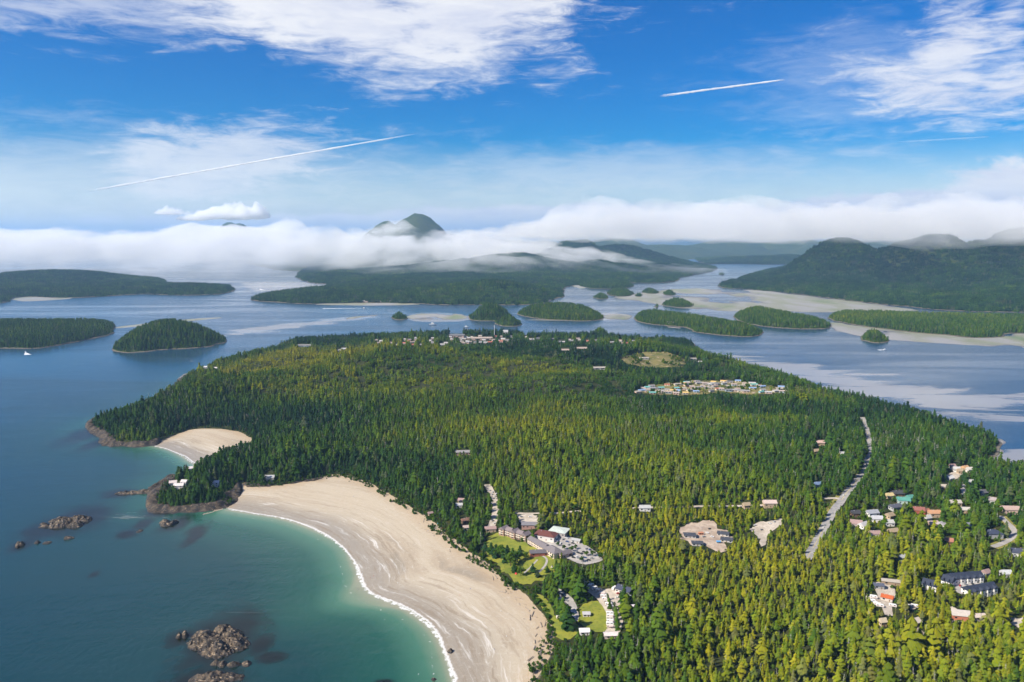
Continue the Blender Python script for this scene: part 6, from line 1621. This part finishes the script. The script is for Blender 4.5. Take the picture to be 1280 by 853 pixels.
def trail(p0, p1, alt, w0, w1, label, opac=1.0):
    a, b, c = ray(*p0); t = (alt - CAMZ) / c; A = np.array([a * t, b * t]); a, b, c = ray(*p1); t = (alt - CAMZ) / c; B = np.array([a * t, b * t])
    n = 120; seg = 8; V = []; E = []; Fq = []; d = (B - A) / np.hypot(*(B - A)); nr = np.array([-d[1], d[0]])
    for i in range(n):
        f = i / (n - 1); r = w0 + (w1 - w0) * f; r *= 0.75 + 0.5 * float(vnoise(np.array([i * .35]), np.array([alt * .01]), 4)[0]); P = A + (B - A) * f
        wob = (float(vnoise(np.array([i * .12]), np.array([3.3]), 9)[0]) - .5) * r
        for k in range(seg):
            an = 2 * math.pi * k / seg; q = P + nr * (math.cos(an) * r + wob); V.append((q[0], q[1], alt + math.sin(an) * r)); E.append(opac * min(1, f * 6, (1 - f) * 12) * 0.62)
    for i in range(n - 1):
        for k in range(seg): Fq.append((i * seg + k, i * seg + (k + 1) % seg, (i + 1) * seg + (k + 1) % seg, (i + 1) * seg + k))
    o = add_obj('vapour_trail', np_mesh('vapour_trail', V, Fq, M_TRAIL, {'edge': E})); tag(o, label, 'vapour trail')
trail((108, 239.5), (525, 166.5), 9000, 190, 60, 'long aircraft vapour trail slanting up across the feathery cloud')
trail((824, 120.5), (982, 99.5), 10500, 75, 45, 'short bright vapour trail alone in clear blue sky')
trail((1120, 178), (1238, 171), 9500, 70, 60, 'faint thin vapour trail below the hooked cloud', 0.18)

# ------------------------------------------------------------------ haze, fog bank and cloud deck
def volume_box(name, lo, hi, label, build):
    V = [(x, y, z) for z in (lo[2], hi[2]) for y in (lo[1], hi[1]) for x in (lo[0], hi[0])]
    Fq = [(0, 2, 3, 1), (4, 5, 7, 6), (0, 1, 5, 4), (2, 6, 7, 3), (0, 4, 6, 2), (1, 3, 7, 5)]
    m, nt, out = new_mat(name)
    pv = nt.nodes.new('ShaderNodeVolumePrincipled')
    build(nt, pv, m)
    nt.links.new(pv.outputs[0], out.inputs['Volume'])
    o = add_obj(name, np_mesh(name, V, Fq, m, None, False)); tag(o, label, name.split('_')[0], kind='stuff')
    return o
def haze_b(nt, pv, m):
    pv.inputs['Color'].default_value = (0.40, 0.67, 1.0, 1)
    pv.inputs['Density'].default_value = 3.0e-5
    pv.inputs['Anisotropy'].default_value = 0.2
volume_box('haze', (-60000, -3000, -60), (60000, 62000, 1350), 'pale blue summer haze over the far islands and channels', haze_b)
def billow(X, Y, scale, oct, seed):
    x = np.asarray(X, float) / scale; y = np.asarray(Y, float) / scale; s = 0; a = 1; t = 0
    for o in range(oct):
        s = s + a * (1 - np.abs(2 * vnoise(x, y, seed + o * 31) - 1) ** 1.4); t += a
        x, y = x * 1.62 + y * 1.21 + 3.7, y * 1.62 - x * 1.21 + 9.1; a *= 0.55
    return 1 - s / t
def cloud_body(name, label, xs, ys, top, bot, dens, ramp_z, nscale, rag, rate):
    """a closed body of cloud between an uneven top and an uneven base, thinning out to nothing at its edges"""
    nx, ny = len(xs), len(ys); X, Y = np.meshgrid(xs, ys)
    th = (top - bot) > 12
    cell = th[:-1, :-1] & th[:-1, 1:] & th[1:, 1:] & th[1:, :-1]
    idx = np.arange(nx * ny).reshape(ny, nx); N = nx * ny
    def quads(m): j, i_ = np.nonzero(m); return np.stack([idx[j, i_], idx[j, i_ + 1], idx[j + 1, i_ + 1], idx[j + 1, i_]], 1)
    q = quads(cell); F_ = [q, q[:, ::-1] + N]
    pad = np.zeros((ny + 1, nx + 1), bool); pad[1:-1, 1:-1] = cell
    def side(j, i_, a, b): F_.append(np.stack([a + N, b + N, b, a], 1)) if len(j) else None
    c_ = pad[1:-1, 1:-1]
    for nb_, (da, db_) in ((pad[:-2, 1:-1], ((0, 0), (0, 1))), (pad[1:-1, 2:], ((0, 1), (1, 1))), (pad[2:, 1:-1], ((1, 1), (1, 0))), (pad[1:-1, :-2], ((1, 0), (0, 0)))):
        j, i_ = np.nonzero(c_ & ~nb_); side(j, i_, idx[j + da[0], i_ + da[1]], idx[j + db_[0], i_ + db_[1]])
    Fq = np.concatenate(F_)
    V = np.concatenate([np.stack([X.ravel(), Y.ravel(), top.ravel()], 1), np.stack([X.ravel(), Y.ravel(), bot.ravel()], 1)])
    used = np.unique(Fq); re_ = np.full(2 * N, -1); re_[used] = np.arange(len(used))
    m, nt, out = new_mat(name); pv = nt.nodes.new('ShaderNodeVolumePrincipled')
    p = world_pos(nt); z = nd(nt, 'ShaderNodeSeparateXYZ', {0: p}).outputs[2]
    n = noise_t(nt, mapping(nt, p, scale=(1, 0.6, 1.6)), nscale, 4, 0.6, 0.3)
    dd = mth(nt, 'MULTIPLY', sstep(nt, mth(nt, 'MULTIPLY_ADD', mth(nt, 'SUBTRACT', n, 0.5), 320.0, z), ramp_z[0], ramp_z[1], 0.0, 1.0), sstep(nt, n, rag[0], rag[1], rag[2], 1.0))
    nt.links.new(mth(nt, 'MULTIPLY', dd, dens), pv.inputs['Density'])
    pv.inputs['Color'].default_value = (0.995, 0.995, 0.995, 1); pv.inputs['Anisotropy'].default_value = 0.0
    m.cycles.volume_step_rate = rate
    nt.links.new(pv.outputs[0], out.inputs['Volume'])
    o = add_obj(name, np_mesh(name, V[used], re_[Fq], m, None, False)); tag(o, label, name.split('_')[0], kind='stuff')
    return o
xs = np.arange(-14000, 2600, 55.0); ys = np.arange(7500, 12900, 90.0); X, Y = np.meshgrid(xs, ys)
edge = smooth(X, 2600, -700) * smooth(X, -13800, -12500) * smooth(Y + 900 * fbm(X, Y, 1500, 4, 301), 8000, 10000) * smooth(Y, 12800, 11800)
hgt_ = 555 - 0.020 * np.maximum(X + 3600, 0) + 170 * fbm(X, Y, 1900, 3, 302) + 300 * (billow(X, Y, 520, 6, 303) - 0.45)
top = np.maximum(hgt_, 90) * (0.15 + 0.85 * edge) * (edge > 0.004)
cloud_body('fog_bank', 'thick white bank of sea fog lying over the far islands', xs, ys, top, np.full(X.shape, 4.0), 0.0034, (-40, 400), 0.0020, (0.36, 0.62, 0.04), 0.07)
xs = np.arange(-900, 12000, 60.0); ys = np.arange(4300, 15000, 110.0); X, Y = np.meshgrid(xs, ys)
lead = Y + 0.72 * X + 900 * fbm(X, Y, 1600, 4, 311)
edge = smooth(lead, 7300, 8800) * smooth(X, -700, 900) * smooth(Y, 14900, 13500) * smooth(X, 11900, 11000)
base = 425 + 150 * fbm(X, Y, 900, 4, 312) + 30 * (1 - edge)
thick = (400 + 260 * fbm(X, Y, 1500, 3, 313) + 320 * (billow(X, Y, 560, 6, 314) - 0.45)) * edge ** 0.6 * smooth(fbm(X, Y, 1100, 4, 315), -0.42, -0.08)
cloud_body('cloud_deck', 'grey sheet of low stratus cloud capping the mountains', xs, ys, base + thick * 0.9, base - thick * 0.07, 0.0024, (220, 540), 0.0018, (0.34, 0.62, 0.03), 0.055)
for k, (px, py, D, r, lb) in enumerate(((290, 268, 12900, 420, 'puffy white cumulus with a rounded head above the fog bank'), (212, 266, 12900, 170, 'small lone white puff of cloud over the fog bank'), (243, 273, 12950, 200, 'low rounded cloud puff between the lone puff and the cumulus'))):
    x, y, z = at_depth(px, py, D); g = np.arange(-1.6, 1.61, 0.045) * r
    X, Y = np.meshgrid(g, g * 0.8); R_ = np.sqrt((X / r) ** 2 + (Y / (0.8 * r)) ** 2)
    h = r * 0.62 * np.sqrt(np.maximum(0, 1 - (R_ / 1.45) ** 2)) * (0.25 + 1.5 * billow(X + x, Y + y, r * 0.5, 6, 330 + k)) * (1 + 0.5 * fbm(X + x, Y, r * 0.8, 2, 340 + k))
    o = cloud_body('cloud', lb, g, g * 0.8, h - r * 0.1, np.where(R_ < 1.45, -h * 0.22 - r * 0.1, 0), 0.011, (-1000, -900), 0.006, (0.34, 0.56, 0.15), 0.12)
    o.location = (x, y, z)
